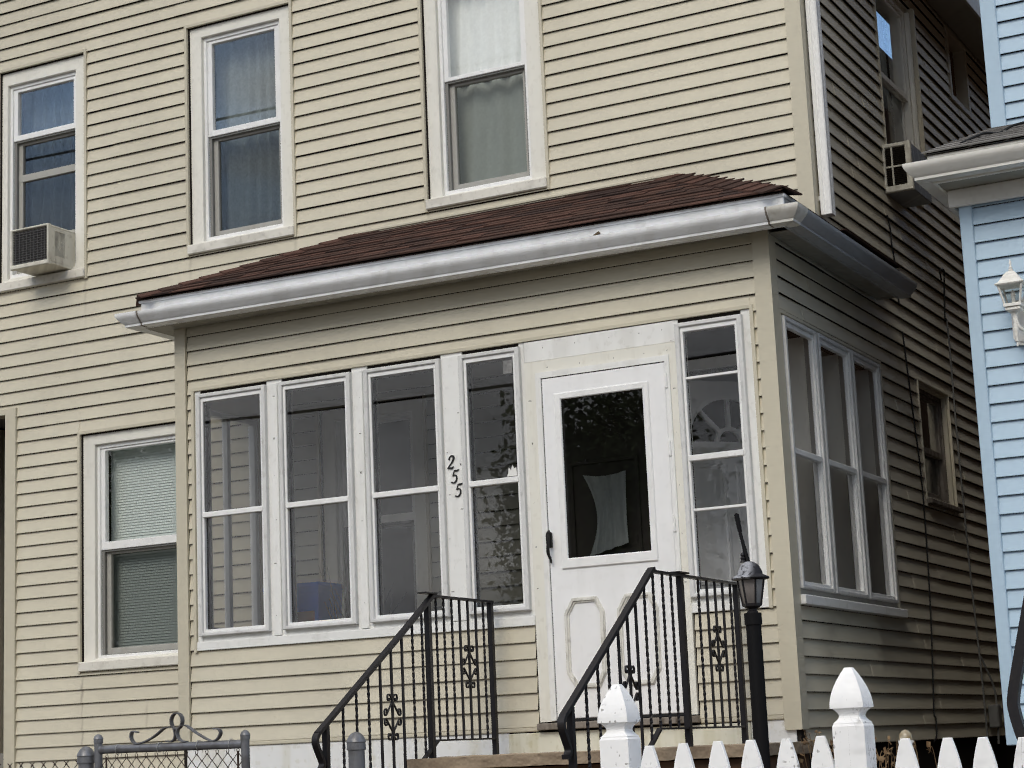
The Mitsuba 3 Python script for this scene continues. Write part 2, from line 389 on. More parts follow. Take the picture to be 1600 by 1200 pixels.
def siding(prefix, M, u0, u1, z0, z1, holes, m, o_back=0.010, lip=0.019, seed=1, e=E4, label=None, keyname='siding_course', joined=False):
    """lap siding in real courses: each a sloping face with a hooked lip and a hollow behind it"""
    r = np.random.default_rng(seed)
    n = int(math.ceil((z1 - z0) / e - 1e-6))
    for i in range(n):
        zb = z0 + i * e
        zt = min(zb + e, z1)
        zx = min(zb + e - 0.001, z1)
        cuts = sorted({u0, u1, *[min(max(h[k], u0), u1) for h in holes for k in (0, 1) if h[2] < zx and h[3] > zb]})
        jit = (r.random() - 0.5) * 0.002
        pieces = []
        spans = []
        for a, b in zip(cuts[:-1], cuts[1:]):
            if b - a < 1e-4:
                continue
            mid = (a + b) / 2
            iv = [(zb, zx)]
            for h in holes:
                if h[0] < mid < h[1]:
                    nx = []
                    for p, q in iv:
                        if h[3] <= p or h[2] >= q:
                            nx.append((p, q))
                        else:
                            if h[2] - p > 0.004:
                                nx.append((p, h[2]))
                            if q - h[3] > 0.004:
                                nx.append((h[3], q))
                    iv = nx
            for p, q in iv:
                if q - p < 0.02 and p > zb + 1e-6:
                    continue
                if spans and abs(spans[-1][1] - a) < 1e-6 and abs(spans[-1][2] - p) < 1e-6 and abs(spans[-1][3] - q) < 1e-6:
                    spans[-1][1] = b
                else:
                    spans.append([a, b, p, q])
        off = (r.random()) * 3.2
        for a, b, p, q in spans:
            joints = [a] + [x for x in np.arange(math.floor((a - off) / 3.4) * 3.4 + off, b, 3.4) if a + 0.25 < x < b - 0.25] + [b]
            here = []
            for k, (s, t) in enumerate(zip(joints[:-1], joints[1:])):
                pr = 0.0032 * (k % 2)
                tt = t + (0.02 if k < len(joints) - 2 and k % 2 else 0.0)
                nseg = max(1, int((tt - s) / 0.22))
                us = np.linspace(s, tt, nseg + 1)
                wob = 0.0022 * (meshkit.noise(np.stack([us * 1.3, us * 0 + i * 7.7, us * 0 + seed], 1)) - 0.5)
                dz = 0.0012 * (meshkit.noise(np.stack([us * 0.8, us * 0 + i * 3.3, us * 0 + 50 + seed], 1)) - 0.5) + jit

                def fo(z):
                    return lip - (lip - 0.002) * (z - zb) / e

                lipped = p < zb + 1e-6
                prof = []
                if lipped:
                    prof = [(0.0, q), (max(0.001, fo(q)), q), (lip + 0.0003, p + 0.004), (lip - 0.0004, p + 0.0012), (lip - 0.0016, p), (lip - 0.0030, p + 0.0006), (lip - 0.0034, p + 0.004), (0.0024, min(p + 0.075, q - 0.002))]
                else:
                    prof = [(0.0, q), (max(0.001, fo(q)), q), (fo(p), p), (0.0, p)]
                V, F = [], []
                for j, u in enumerate(us):
                    for o, z in prof:
                        V.append((u, o_back - o - (pr + wob[j]) * (o > 0.0015), z + (dz[j] if z < q - 1e-6 else 0)))
                K = len(prof)
                for j in range(nseg):
                    for k2 in range(K - 1):
                        a0, a1, b0, b1 = j * K + k2, j * K + k2 + 1, (j + 1) * K + k2, (j + 1) * K + k2 + 1
                        F += [(a0, a1, b1), (a0, b1, b0)]
                for base in (0, nseg * K):
                    for k2 in range(1, K - 1):
                        F.append((base, base + k2, base + k2 + 1))
                here.append(trimesh.Trimesh(V, F, process=False))
            pieces.append((cat(here), (b - a) * (q - p)))
        for pm, area in pieces:
            COURSES.append((area, f'{prefix}__{keyname}', mv(pm, M), m))


COURSES = []


def finish_siding(prefix, most=296):
    """the largest courses as parts of their own, the small left-over pieces joined"""
    mine = sorted([c for c in COURSES if c[1].startswith(prefix)], key=lambda c: -c[0])
    for a, k, m, bs in mine[:most]:
        put(k, m, bs)
    rest = {}
    for a, k, m, bs in mine[most:]:
        rest.setdefault((k, bs), []).append(m)
    for (k, bs), ms in rest.items():
        put(k.replace('siding_course', 'short_siding_pieces'), cat(ms), bs, kind='stuff')


def wall(key, M, pg, o0, o1, m):
    return put(key, mv(poly_extrude(pg, o0, o1), M), m)


# ------------------------------------------------------------------ curtains
def curtain_mesh(u0, u1, z0, z1, o, folds, amp, n=90, gather=0.0):
    us = np.linspace(0, 1, n)
    zs = np.linspace(0, 1, 14)
    V, F = [], []
    ph = np.cumsum(0.6 + 0.8 * meshkit.noise(np.stack([us * folds, us * 0, us * 0 + o * 31 + u0], 1)))
    ph = ph / ph[-1] * folds * 2 * np.pi
    for zt in zs:
        for i, ut in enumerate(us):
            V.append((u0 + (u1 - u0) * ut + 0.004 * math.sin(ph[i] * 0.5 + zt * 3), o + amp * math.sin(ph[i] + 0.6 * math.sin(zt * 4 + i * 0.05)) * (0.6 + 0.4 * (1 - zt)), z0 + (z1 - z0) * zt))
    for j in range(13):
        for i in range(n - 1):
            a = j * n + i
            F += [(a, a + 1, a + n + 1), (a, a + n + 1, a + n)]
    return trimesh.Trimesh(V, F, process=False)


# ------------------------------------------------------------------ TAN HOUSE
H = thing('tan_house', 'large house clad in tan vinyl lap siding with an enclosed front porch', 'house')

# --- rectangles, metres, measured on their planes
W = {1: dict(cas=(-6.72, -5.862, 4.742, 6.565), fr=(-6.660, -5.966, 4.852, 6.456), ug=(-6.590, -6.018, 6.036, 6.398), lt=5.99, lb=5.00, cas_l=0.1),
     2: dict(cas=(-4.852, -3.925, 4.757, 6.545), fr=(-4.745, -4.031, 4.850, 6.460), ug=(-4.674, -4.101, 5.715, 6.405), lt=5.670, lb=4.905),
     3: dict(cas=(-2.790, -1.866, 4.757, 6.545), fr=(-2.690, -1.986, 4.850, 6.460), ug=(-2.624, -2.043, 5.719, 6.405), lt=5.690, lb=4.905),
     4: dict(cas=(-5.900, -4.862, 1.722, 3.508), fr=(-5.788, -4.965, 1.802, 3.424), ug=(-5.720, -5.030, 2.682, 3.375), lt=2.622, lb=1.860),
     5: dict(cas=(-3.745, -2.900, 1.722, 3.440), fr=(-3.640, -3.000, 1.802, 3.360), ug=(-3.580, -3.045, 2.655, 3.310), lt=2.600, lb=1.860)}


def jchannel(cas, tl=0.022, sill=True):
    """narrow tan trim round a window casing, open below"""
    u0, u1, z0, z1 = cas
    g = 0.006
    pg = Polygon([(u0 - tl - g, z0 - 0.012), (u0 - g, z0 - 0.012), (u0 - g, z1 + g), (u1 + g, z1 + g), (u1 + g, z0 - 0.012), (u1 + tl + g, z0 - 0.012), (u1 + tl + g, z1 + tl + g), (u0 - tl - g, z1 + tl + g)])
    return poly_extrude(pg, -0.016, 0.012)


def hung(prefix, M, w, lower_mat='screen_glass', has_ac=False):
    c, f, ug = w['cas'], w['fr'], w['ug']
    key = put(f'{prefix}__window', mv(ring(f[0], f[1], f[2], f[3], 0.028, 0.028, 0.034, 0.030, 0.045, 0.15), M), 'white_vinyl')
    zs = c[2] + 0.072
    put(f'{key}__casing', mv(ring(c[0], c[1], zs, c[3], f[0] - c[0], c[1] - f[1], max(0.02, f[2] - zs), c[3] - f[3], 0.018, 0.13, 0.004), M), 'casing')
    put(f'{key}__sill', mv(bx(c[0] - 0.012, c[1] + 0.012, -0.034, 0.13, c[2], zs, 0.006), M), 'sill_paint')
    put(f'{key}__trim', mv(jchannel((c[0], c[1], c[2], c[3])), M), 'tan_trim')
    a, b = f[0] + 0.028, f[1] - 0.028
    put(f'{key}__upper_sash', mv(ring(a, b, w['lt'], f[3] - 0.030, ug[0] - a, b - ug[1], ug[2] - w['lt'], max(0.015, f[3] - 0.030 - ug[3]), 0.056, 0.092), M), 'white_vinyl')
    put(f'{key}__upper_pane', mv(sheet(ug[0] - 0.004, ug[1] + 0.004, ug[2] - 0.004, ug[3] + 0.004, 0.078), M), 'glass')
    lb = w['lb'] - 0.02
    put(f'{key}__screen_frame', mv(ring(a, b, lb - 0.012, w['lt'] + 0.004, 0.022, 0.018, 0.016, 0.018, 0.068, 0.088, 0.002), M), 'screen_grey')
    put(f'{key}__lower_sash', mv(ring(a, b, lb, w['lt'] + 0.03, 0.060, 0.045, 0.050, 0.062, 0.096, 0.130), M), 'putty_grey')
    put(f'{key}__lower_pane', mv(sheet(a + 0.056, b - 0.041, lb + 0.046, w['lt'] - 0.028, 0.115), M), lower_mat)
    return key


# main front wall
FRONT_HOLES = [(w['cas'][0] - 0.02, w['cas'][1] + 0.02, w['cas'][2] - 0.004, w['cas'][3] + 0.02) for w in W.values()]
ENTRY = (-1.13, -0.17, 1.16, 3.36)
RECESS = (-7.70, -6.64, 0.0, 3.768)
XL = -9.2
GABLE = Polygon([(XL, 0.05), (0, 0.05), (0, 6.85), (-4.6, 9.6), (XL, 6.85)])
pg = GABLE
for w in W.values():
    c_ = w['cas']
    pg = pg.difference(rect(c_[0] + 0.003, c_[1] - 0.003, c_[2] + 0.003, c_[3] - 0.003))
pg = pg.difference(rect(*ENTRY)).difference(rect(RECESS[0], RECESS[1], -1, RECESS[3]))
pg = pg.difference(rect(-0.17, 0.2, -1, 3.9)).difference(rect(XL - 1, RECESS[0], -1, 0.06))
wall(f'{H}__front_wall', F1, pg.intersection(rect(-20, 20, -5, 7.36)), 0.008, 0.13, 'lap_shade_black')
put(f'{H}__gable', mv(poly_extrude(GABLE.intersection(rect(-20, 20, 7.361, 12)), -0.004, 0.13), F1), 'tan_siding')
Z0M = 0.983          # a butt line of the main front siding
z_low = Z0M - 0.1016 * 8
roofcut = (-4.45, 0.2, 3.90, 4.66)
holes = FRONT_HOLES + [(-4.28, 0.2, -1, 3.86), (ENTRY[0] - 0.10, ENTRY[1] + 0.10, 0, ENTRY[3] + 0.08), (RECESS[0] - 0.1, RECESS[1] + 0.105, -1, RECESS[3] + 0.02), (-0.092, 1, -1, 9), (-1.9, 0.2, -1, 3.88), (-3.3, -1.0, 3.88, 4.67), (-4.3, 0.2, -1, 1.14)]
holes += [(-(z_low + k * E4 + E4 - 6.80) * 4.6 / 2.75 - 0.02, 1, z_low + k * E4 + 0.0005, z_low + (k + 1) * E4 - 0.0005) for k in range(65, 71)]
siding(f'{H}__front_wall', F1, -7.3, -0.09, z_low, z_low + 71 * E4, holes, 'tan_siding', seed=3)
siding(f'{H}__porch_back_wall', F1, -4.27, -1.92, 1.17, 3.72, [FRONT_HOLES[4], (-9, -1.9, -1, 1.165)][:1], 'inner_siding', seed=5)
# recessed doorway at the far left, with tan corner trim
put(f'{H}__recess_post', mv(cat([bx(-6.640, -6.533, -0.022, 0.012, 0.3, 3.80), bx(-6.640, -6.626, 0.0122, 0.22, 0.3, 3.78)]), F1), 'tan_trim')
put(f'{H}__recess_header', mv(bx(-7.72, -6.642, -0.014, 0.10, 3.752, 3.80), F1), 'tan_trim')
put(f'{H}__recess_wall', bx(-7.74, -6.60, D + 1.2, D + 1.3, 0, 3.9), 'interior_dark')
put(f'{H}__recess_wall', bx(-7.78, -7.70, D + 0.131, D + 1.2, 0, 3.9), 'tan_siding')
put(f'{H}__recess_door', bx(-7.69, -6.75, D + 1.14, D + 1.199, 0.4, 3.0, 0.01), 'weathered')

# side wall (x = 0 plane, u = y)
SW = {1: (2.715, 3.585, 4.93, 6.50), 2: (4.79, 5.43, 6.13, 6.775), 3: (3.02, 3.83, 2.64, 3.50)}
PSW = (0.115, 2.085, 1.765, 3.47)         # porch side window group
YB = 16.0
pg = rect(0.10, YB, 0.6, 6.85)
for h in list(SW.values()) + [PSW]:
    pg = pg.difference(rect(h[0] + 0.02, h[1] - 0.02, h[2] + 0.02, h[3] - 0.02))
pg = pg.difference(rect(0.0, 1.0, 3.99, 7))
wall(f'{H}__side_wall', SIDE, pg, 0.010, 0.13, 'lap_shade_black')
Z0S = 0.957
sholes = [(h[0] - 0.012, h[1] + 0.012, h[2] - 0.01, h[3] + 0.012) for h in SW.values()] + [(PSW[0] - 0.012, PSW[1] + 0.04, PSW[2] - 0.012, PSW[3] + 0.012), (0, 1.02, 4.0, 9)]
siding(f'{H}__side_wall', SIDE, 0.10, 8.6, Z0S, 6.84, sholes, 'tan_siding', o_back=0.010, seed=9)
# corner posts
def corner(x, y, z0, z1, wx, wy, left=False):
    t = 0.014
    if not left:
        pg = Polygon([(x - wx, y - 0.020), (x + 0.016, y - 0.020), (x + 0.016, y + wy), (x - 0.006, y + wy), (x - 0.006, y + 0.004), (x - wx, y + 0.004)])
    else:
        pg = Polygon([(x, y - 0.020), (x + wx, y - 0.020), (x + wx, y + 0.004), (x + 0.016, y + 0.004), (x + 0.016, y + wy), (x, y + wy)])
    m = trimesh.creation.extrude_polygon(pg, z1 - z0, engine='earcut')
    m.apply_translation((0, 0, z0))
    return m


put(f'{H}__corner_post', corner(0.0, 0.0, 1.052, 3.96, 0.088, 0.098), 'tan_trim')
put(f'{H}__corner_post', corner(-4.297, 0.0, 1.13, 3.99, 0.088, 0.10, True), 'tan_trim')
put(f'{H}__corner_post', corner(0.0, D, 4.14, 6.85, 0.088, 0.088), 'tan_trim')
# foundation, floors, roof
put(f'{H}__foundation', bx(XL, -0.02, 0.0 + D + 0.03, YB, -0.7, 1.0), 'foundation')
put(f'{H}__foundation', bx(-4.27, -0.03, 0.04, D + 0.028, -0.7, 1.0), 'foundation')
put(f'{H}__floor', bx(XL + 0.1, -0.14, D + 0.14, YB, 1.002, 1.158), 'interior')
put(f'{H}__floor', bx(XL + 0.1, -0.14, D + 0.14, YB, 3.92, 4.1), 'interior')
put(f'{H}__floor', bx(XL + 0.1, -0.14, D + 0.14, YB, 6.72, 6.84), 'interior')
put(f'{H}__back_wall', bx(XL, -0.001, YB + 0.001, YB + 0.15, 0, 6.85), 'tan_siding')
put(f'{H}__left_wall', bx(XL - 0.15, XL - 0.001, D + 0.01, YB + 0.15, 0, 6.85), 'tan_siding')
rp = Polygon([(XL - 0.3, 6.80), (-4.6, 9.62), (0.30, 6.80), (0.30, 6.96), (-4.6, 9.82), (XL - 0.3, 6.96)])
put(f'{H}__main_roof', poly_extrude(rp, D - 0.35, YB + 0.4), 'grey_shingle')
put(f'{H}__eave_soffit', bx(0.016, 0.285, D - 0.3, YB + 0.2, 6.785, 6.797), 'soffit_grey')
put(f'{H}__eave_fascia', bx(0.286, 0.306, D - 0.3, YB + 0.2, 6.765, 6.94), 'putty_grey')

for k in (1, 2, 3, 4, 5):
    hung(H, F1, W[k])
# middle bar of the raised lower sash above the air conditioner
put(f'{H}__window__meeting_bar', mv(bx(-6.634, -5.994, 0.093, 0.135, 5.655, 5.712), F1), 'putty_grey')
put(f'{H}__window__filler_panel', mv(bx(-6.634, -5.994, 0.100, 0.118, 4.90, 5.18), F1), 'putty_grey')


def cloth(u0, u1, z0, z1, o, folds, amp, m, label, M=F1, cat_='curtain'):
    return put('curtain', mv(curtain_mesh(u0, u1, z0, z1, o, folds, amp), M), m, smooth=True, label=label, cat=cat_)


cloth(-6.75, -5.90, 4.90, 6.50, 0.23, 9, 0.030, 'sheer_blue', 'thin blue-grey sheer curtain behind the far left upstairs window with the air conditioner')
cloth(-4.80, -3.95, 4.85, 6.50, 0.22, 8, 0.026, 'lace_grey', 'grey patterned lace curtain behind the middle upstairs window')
cloth(-2.80, -1.90, 5.70, 6.55, 0.19, 8, 0.014, 'curtain_white', 'bright white curtain in the upper half of the upstairs window above the porch roof')
cloth(-2.80, -1.90, 4.85, 5.69, 0.21, 5, 0.020, 'curtain_dull', 'dull grey-green curtain behind the lower sash of the upstairs window above the porch roof')
m = curtain_mesh(-1.70, -1.38, 2.22, 2.76, -0.045, 4, 0.010)
t_ = (m.vertices[:, 2] - 2.22) / 0.54
u_ = (m.vertices[:, 0] + 1.70) / 0.32
m.vertices[:, 0] += 0.10 * np.sin(np.pi * np.clip(t_ * 0.85 + 0.1, 0, 1)) * (1 - u_) ** 2 - 0.01 * np.sin(np.pi * t_) * u_
m.vertices[:, 2] += 0.07 * u_ * (1 - t_) + 0.02 * np.sin(3.1 * u_) * t_ * -1
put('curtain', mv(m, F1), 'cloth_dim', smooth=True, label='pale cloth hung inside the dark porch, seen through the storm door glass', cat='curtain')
# blinds in the ground-floor window
bk = thing('window_blind', 'pale venetian blind lowered behind the ground-floor window left of the porch', 'blind')
put(f'{bk}__head_rail', mv(bx(-5.77, -4.98, 0.17, 0.21, 3.39, 3.43), F1), 'blind')
sl = []
for i in range(74):
    z = 1.86 + i * 0.0208
    m = bx(-5.77, -4.98, -0.0135, 0.0135, -0.0006, 0.0006, 0.0003)
    m.apply_transform(trimesh.transformations.rotation_matrix(math.radians(70), (1, 0, 0)))
    m.apply_translation((0, 0.19, z + 0.002 * random.random()))
    sl.append(m)
put(f'{bk}__slats', mv(cat(sl), F1), 'blind', kind='stuff')

# --- enclosed porch: front wall
PG = {1: (-4.118, -3.556, 1.838, 3.468), 2: (-3.450, -2.890, 1.838, 3.468), 3: (-2.788, -2.222, 1.838, 3.468), 4: (-2.084, -1.655, 1.838, 3.468)}
SL = (-0.608, -0.182, 1.834, 3.465)
DOOR = (-1.63, -0.606, 1.175, 3.36)
pg = rect(-4.28, -0.01, 0.98, 4.05)
for g in list(PG.values()) + [SL]:
    pg = pg.difference(rect(g[0] + 0.02, g[1] - 0.02, g[2] + 0.02, g[3] - 0.02))
pg = pg.difference(rect(-1.51, -0.685, 1.16, 3.245))
wall(f'{H}__porch_front_wall', F0, pg, 0.012, 0.10, 'lap_shade_black')
put(f'{H}__porch_bounce_lining', poly_extrude(pg.intersection(rect(-4.22, -0.14, 1.165, 3.715)), 0.101, 0.112), 'casing')  # pale lining added to brighten the porch interior with bounced light
Z0P = 1.138
ph = [(-4.148, -1.628, 1.742, 3.512), (-1.640, -0.600, 1.0, 3.512), (-0.622, -0.132, 1.738, 3.512)]
siding(f'{H}__porch_front_wall', F0, -4.205, -0.085, Z0P, 3.975, ph, 'tan_siding', seed=21, o_back=0.011)
put(f'{H}__porch_front_wall__bottom_trim', cat([bx(-4.20, -1.645, -0.008, 0.012, 1.112, 1.140, 0.006)]), 'tan_trim')
put(f'{H}__porch_front_wall__bottom_trim', cat([bx(-0.60, -0.09, -0.008, 0.012, 1.112, 1.140, 0.006)]), 'tan_trim')
put(f'{H}__porch_front_wall__window_trim', mv(poly_extrude(Polygon([(-4.170, 1.735), (-4.148, 1.735), (-4.148, 3.496), (-0.134, 3.496), (-0.134, 1.742), (-0.112, 1.742), (-0.112, 3.516), (-4.170, 3.516)]), -0.014, 0.012), F0), 'tan_trim')
# white boards between and round the porch windows
for a, b in ((-4.146, -4.104), (-3.560, -3.440), (-2.894, -2.776), (-2.226, -2.072), (-1.668, -1.632)):
    put(f'{H}__mullion_board', bx(a, b, 0.000, 0.030, 1.803, 3.495, 0.002), 'white_board')
put(f'{H}__mullion_board', bx(-0.622, -0.596, 0.000, 0.030, 1.803, 3.495, 0.002), 'white_board')
put(f'{H}__mullion_board', bx(-0.194, -0.136, 0.000, 0.030, 1.803, 3.495, 0.002), 'white_board')
for a, b in ((-3.530, -3.470), (-2.866, -2.806)):
    put(f'{H}__mullion_cover', bx(a, b, -0.012, -0.001, 1.806, 3.47, 0.003), 'white_board')
put(f'{H}__mullion_cover', bx(-2.208, -2.090, -0.014, -0.001, 1.806, 3.47, 0.003), 'white_board')
put(f'{H}__porch_sill', bx(-4.147, -1.632, -0.012, 0.030, 1.745, 1.802, 0.003), 'white_board')
put(f'{H}__porch_sill', bx(-0.622, -0.134, -0.012, 0.030, 1.745, 1.802, 0.003), 'white_board')
put(f'{H}__window_apron', bx(-4.145, -1.634, 0.006, 0.030, 1.8025, 1.862, 0.002), 'white_board')
put(f'{H}__window_apron', bx(-0.620, -0.138, 0.006, 0.030, 1.8025, 1.862, 0.002), 'white_board')
put(f'{H}__door_head_panel', bx(-1.628, -0.612, -0.006, 0.020, 3.362, 3.492, 0.003), 'white_board')


def storm_window(key, M, g, rail, rails=(), o=-0.032, lower='screen_glass', upper='storm_glass'):
    u0, u1, z0, z1 = g
    k = put(key, mv(ring(u0, u1, z0, z1, 0.030, 0.030, 0.022, 0.026, o, 0.012, 0.004), M), 'aluminium')
    put(f'{k}__track', mv(ring(u0 + 0.031, u1 - 0.031, z0 + 0.0225, z1 - 0.0265, 0.018, 0.018, 0.020, 0.030, o + 0.014, 0.012, 0.003), M), 'white_vinyl')
    put(f'{k}__meeting_rail', mv(bx(u0 + 0.040, u1 - 0.040, o + 0.006, 0.010, rail - 0.018, rail + 0.018, 0.004), M), 'white_vinyl')
    for r in rails:
        put(f'{k}__cross_bar', mv(bx(u0 + 0.048, u1 - 0.048, o + 0.018, 0.008, r - 0.008, r + 0.008, 0.003), M), 'white_vinyl')
    put(f'{k}__upper_pane', mv(sheet(u0 + 0.046, u1 - 0.046, rail, z1 - 0.05, o + 0.026), M), upper)
    put(f'{k}__lower_pane', mv(sheet(u0 + 0.046, u1 - 0.046, z0 + 0.04, rail, o + 0.038), M), lower)
    return k


for k in (1, 2, 3, 4):
    storm_window(f'{H}__porch_window', F0, PG[k], 2.643, lower='storm_glass')
storm_window(f'{H}__sidelight', F0, SL, 2.648, rails=(3.128, 2.342), lower='glass', upper='glass')

# storm door
DK = put(f'{H}__storm_door', mv(ring(-1.508, -0.688, 1.178, 3.243, 0.098, 0.120, 0.90, 0.118, -0.022, 0.016, 0.004), F0), 'door_white')
put(f'{DK}__glazing_bead', ring(-1.424, -0.796, 2.066, 3.140, 0.044, 0.040, 0.062, 0.040, -0.034, -0.0215, 0.005), 'white_vinyl')
put(f'{DK}__glass', sheet(-1.39, -0.83, 2.12, 3.11, -0.012), 'glass')
put(f'{DK}__lower_edge', bx(-1.506, -0.690, -0.020, 0.014, 1.160, 1.177, 0.003), 'cable_black')


def octagon(off):
    pts = [(-1.369, 1.888), (-1.206, 1.888), (-1.160, 1.798), (-1.163, 1.440), (-1.213, 1.350), (-1.369, 1.350), (-1.427, 1.442), (-1.425, 1.798)]
    base = Polygon([(x + off, z) for x, z in pts])
    r1 = base.difference(base.buffer(-0.030, join_style=2))
    r2 = base.buffer(-0.006, join_style=2).difference(base.buffer(-0.019, join_style=2))
    return cat([poly_extrude(r1, -0.031, -0.0215), poly_extrude(r2, -0.039, -0.0305)])


put(f'{DK}__panel_moulding', octagon(0.0), 'moulding')
put(f'{DK}__panel_moulding', octagon(0.347), 'moulding')
hp = smoothline([(-1.492, -0.05, 2.30), (-1.490, -0.07, 2.275), (-1.490, -0.072, 2.22), (-1.497, -0.066, 2.17), (-1.492, -0.045, 2.13), (-1.484, -0.05, 2.105)])
put(f'{DK}__handle', cat([tube(hp, np.interp(np.linspace(0, 1, len(hp)), [0, 0.2, 0.5, 0.9, 1], [0.008, 0.014, 0.011, 0.007, 0.004])), bx(-1.503, -1.481, -0.048, -0.022, 2.20, 2.295, 0.006)]), 'cable_black', smooth=35)
for z in (3.13, 2.72, 2.27):
    put(f'{DK}__hinge', cat([tube([(-0.676, -0.034, z - 0.045), (-0.676, -0.034, z + 0.045)], 0.006), bx(-0.692, -0.662, -0.030, -0.0225, z - 0.042, z + 0.042, 0.001)]), 'white_vinyl')
jam = Polygon([(-1.626, 1.165), (-1.626, 3.358), (-0.610, 3.358), (-0.610, 1.165), (-0.668, 1.165), (-0.668, 3.262), (-1.530, 3.262), (-1.530, 1.165)])
put(f'{H}__door_casing', poly_extrude(jam, -0.016, 0.018), 'door_casing')
jam2 = Polygon([(-1.548, 1.17), (-1.548, 3.285), (-0.656, 3.285), (-0.656, 1.17), (-0.684, 1.17), (-0.684, 3.248), (-1.512, 3.248), (-1.512, 1.17)])
put(f'{H}__door_stop', poly_extrude(jam2, -0.028, -0.0155), 'white_board')
put(f'{H}__threshold', cat([bx(-1.635, -0.60, -0.05, 0.03, 1.118, 1.158, 0.004)]), 'weathered')
# skirting under the porch siding
put(f'{H}__skirting', bx(-4.25, -1.85, 0.004, 0.03, 0.80, 1.111, 0.002), 'skirt_white')
put(f'{H}__skirting', bx(-1.849, -0.30, -0.006, 0.03, 0.90, 1.105, 0.002), 'yellowed')
put(f'{H}__skirting', bx(-0.299, -0.03, 0.006, 0.03, 0.955, 1.111, 0.002), 'skirt_white')
put(f'{H}__rust_stain', bx(-0.262, -0.238, 0.003, 0.0058, 0.985, 1.055, 0.001), 'rust')
nh = []
r = np.random.default_rng(8)
for xa, o_ in ((-3.50, -0.0135), (-2.836, -0.0135), (-2.19, -0.0155), (-2.105, -0.0155), (-1.60, -0.0175), (-0.635, -0.0175)):
    z = 1.9 + 0.1 * r.random()
    while z < 3.4:
        nh.append(bx(xa + 0.006 * r.normal() - 0.003, xa + 0.006 * r.normal() + 0.003, o_, o_ + 0.002, z, z + 0.006, 0.0005))
        z += 0.22 + 0.15 * r.random()
for xa in (-1.5, -1.28, -1.05, -0.85, -0.70):
    nh.append(bx(xa, xa + 0.006, -0.0075, -0.005, 3.44, 3.446, 0.0005))
    nh.append(bx(xa + 0.03, xa + 0.036, -0.0175, -0.015, 3.31, 3.316, 0.0005))
put(f'{H}__nail_heads', cat(nh), 'screen_grey', kind='stuff')
# porch inside
put(f'{H}__porch_floor', bx(-4.27, -0.14, 0.10, D + 0.138, 1.005, 1.160), 'interior')
put(f'{H}__porch_ceiling', bx(-4.27, -0.14, 0.101, D + 0.005, 3.72, 3.78), 'casing')
pgl = rect(0.1, D + 0.006, 0.9, 4.0).difference(rect(0.15, 0.86, 1.88, 3.42))
lw = mv(poly_extrude(pgl, 0.0, 0.06), mtx((0, 1, 0), (-1, 0, 0), (0, 0, 1), (-4.227, 0, 0)))
put(f'{H}__porch_end_wall', lw, 'tan_trim')
put(f'{H}__porch_end_window', mv(ring(0.15, 0.86, 1.88, 3.42, 0.04, 0.04, 0.04, 0.04, 0.0, 0.05), mtx((0, 1, 0), (-1, 0, 0), (0, 0, 1), (-4.235, 0, 0))), 'white_vinyl')
put(f'{H}__porch_end_window__mullion', mv(bx(0.49, 0.53, 0.0, 0.045, 1.92, 3.38), mtx((0, 1, 0), (-1, 0, 0), (0, 0, 1), (-4.235, 0, 0))), 'white_vinyl')
put(f'{H}__porch_end_window__pane', mv(sheet(0.19, 0.82, 1.92, 3.38, 0.03), mtx((0, 1, 0), (-1, 0, 0), (0, 0, 1), (-4.235, 0, 0))), 'glass')
pan = []
put(f'{H}__porch_back_wall', bx(-4.28, -1.905, D - 0.0005, D + 0.0075, 1.161, 1.169, 0.0005), 'inner_siding')
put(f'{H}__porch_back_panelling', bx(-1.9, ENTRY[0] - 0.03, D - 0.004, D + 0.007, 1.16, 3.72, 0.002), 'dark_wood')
put(f'{H}__inner_window_frame', mv(ring(-1.80, -1.30, 2.10, 2.86, 0.028, 0.028, 0.028, 0.028, -0.020, -0.005), F1), 'dark_wood')
put(f'{H}__hall_bounce_wall', bx(-1.98, -1.92, D + 0.135, D + 4, 1.159, 3.91), 'casing')  # pale hall lining added to bounce light onto the entry door
put(f'{H}__hall_bounce_wall', bx(-1.919, -0.14, D + 4, D + 4.05, 1.159, 3.91), 'casing')
put(f'{H}__hall_bounce_ceiling', bx(-1.919, -0.14, D + 0.14, D + 3.99, 3.85, 3.905), 'casing')
# open entry door with a fanlight, swung into the hall
put(f'{H}__entry_frame', mv(poly_extrude(Polygon([(ENTRY[0] - 0.09, 1.16), (ENTRY[0] - 0.09, ENTRY[3] + 0.07), (ENTRY[1] + 0.09, ENTRY[3] + 0.07), (ENTRY[1] + 0.09, 1.16), (ENTRY[1], 1.16), (ENTRY[1], ENTRY[3]), (ENTRY[0], ENTRY[3]), (ENTRY[0], 1.16)]), -0.02, 0.14), F1), 'white_board')
ang = math.radians(46)
LEAF = mtx((math.cos(ang), math.sin(ang), 0), (-math.sin(ang), math.cos(ang), 0), (0, 0, 1), (-1.09, D + 0.02, 0))
fan = Point(0.43, 2.925).buffer(0.285, 48).intersection(rect(0, 1, 2.925, 4))
leaf = rect(0, 0.86, 1.17, 3.33).difference(fan)
ED = put(f'{H}__entry_door', mv(poly_extrude(leaf, 0, 0.045), LEAF), 'door_white')
fr = Point(0.43, 2.925).buffer(0.315, 48).intersection(rect(0, 1, 2.885, 4)).difference(fan)
spk = [LineString([(0.43 + 0.09 * math.cos(a), 2.925 + 0.09 * math.sin(a)), (0.43 + 0.29 * math.cos(a), 2.925 + 0.29 * math.sin(a))]).buffer(0.013) for a in np.radians([45, 90, 135])]
hub = Point(0.43, 2.925).buffer(0.10).difference(Point(0.43, 2.925).buffer(0.075)).intersection(rect(0, 1, 2.925, 4))
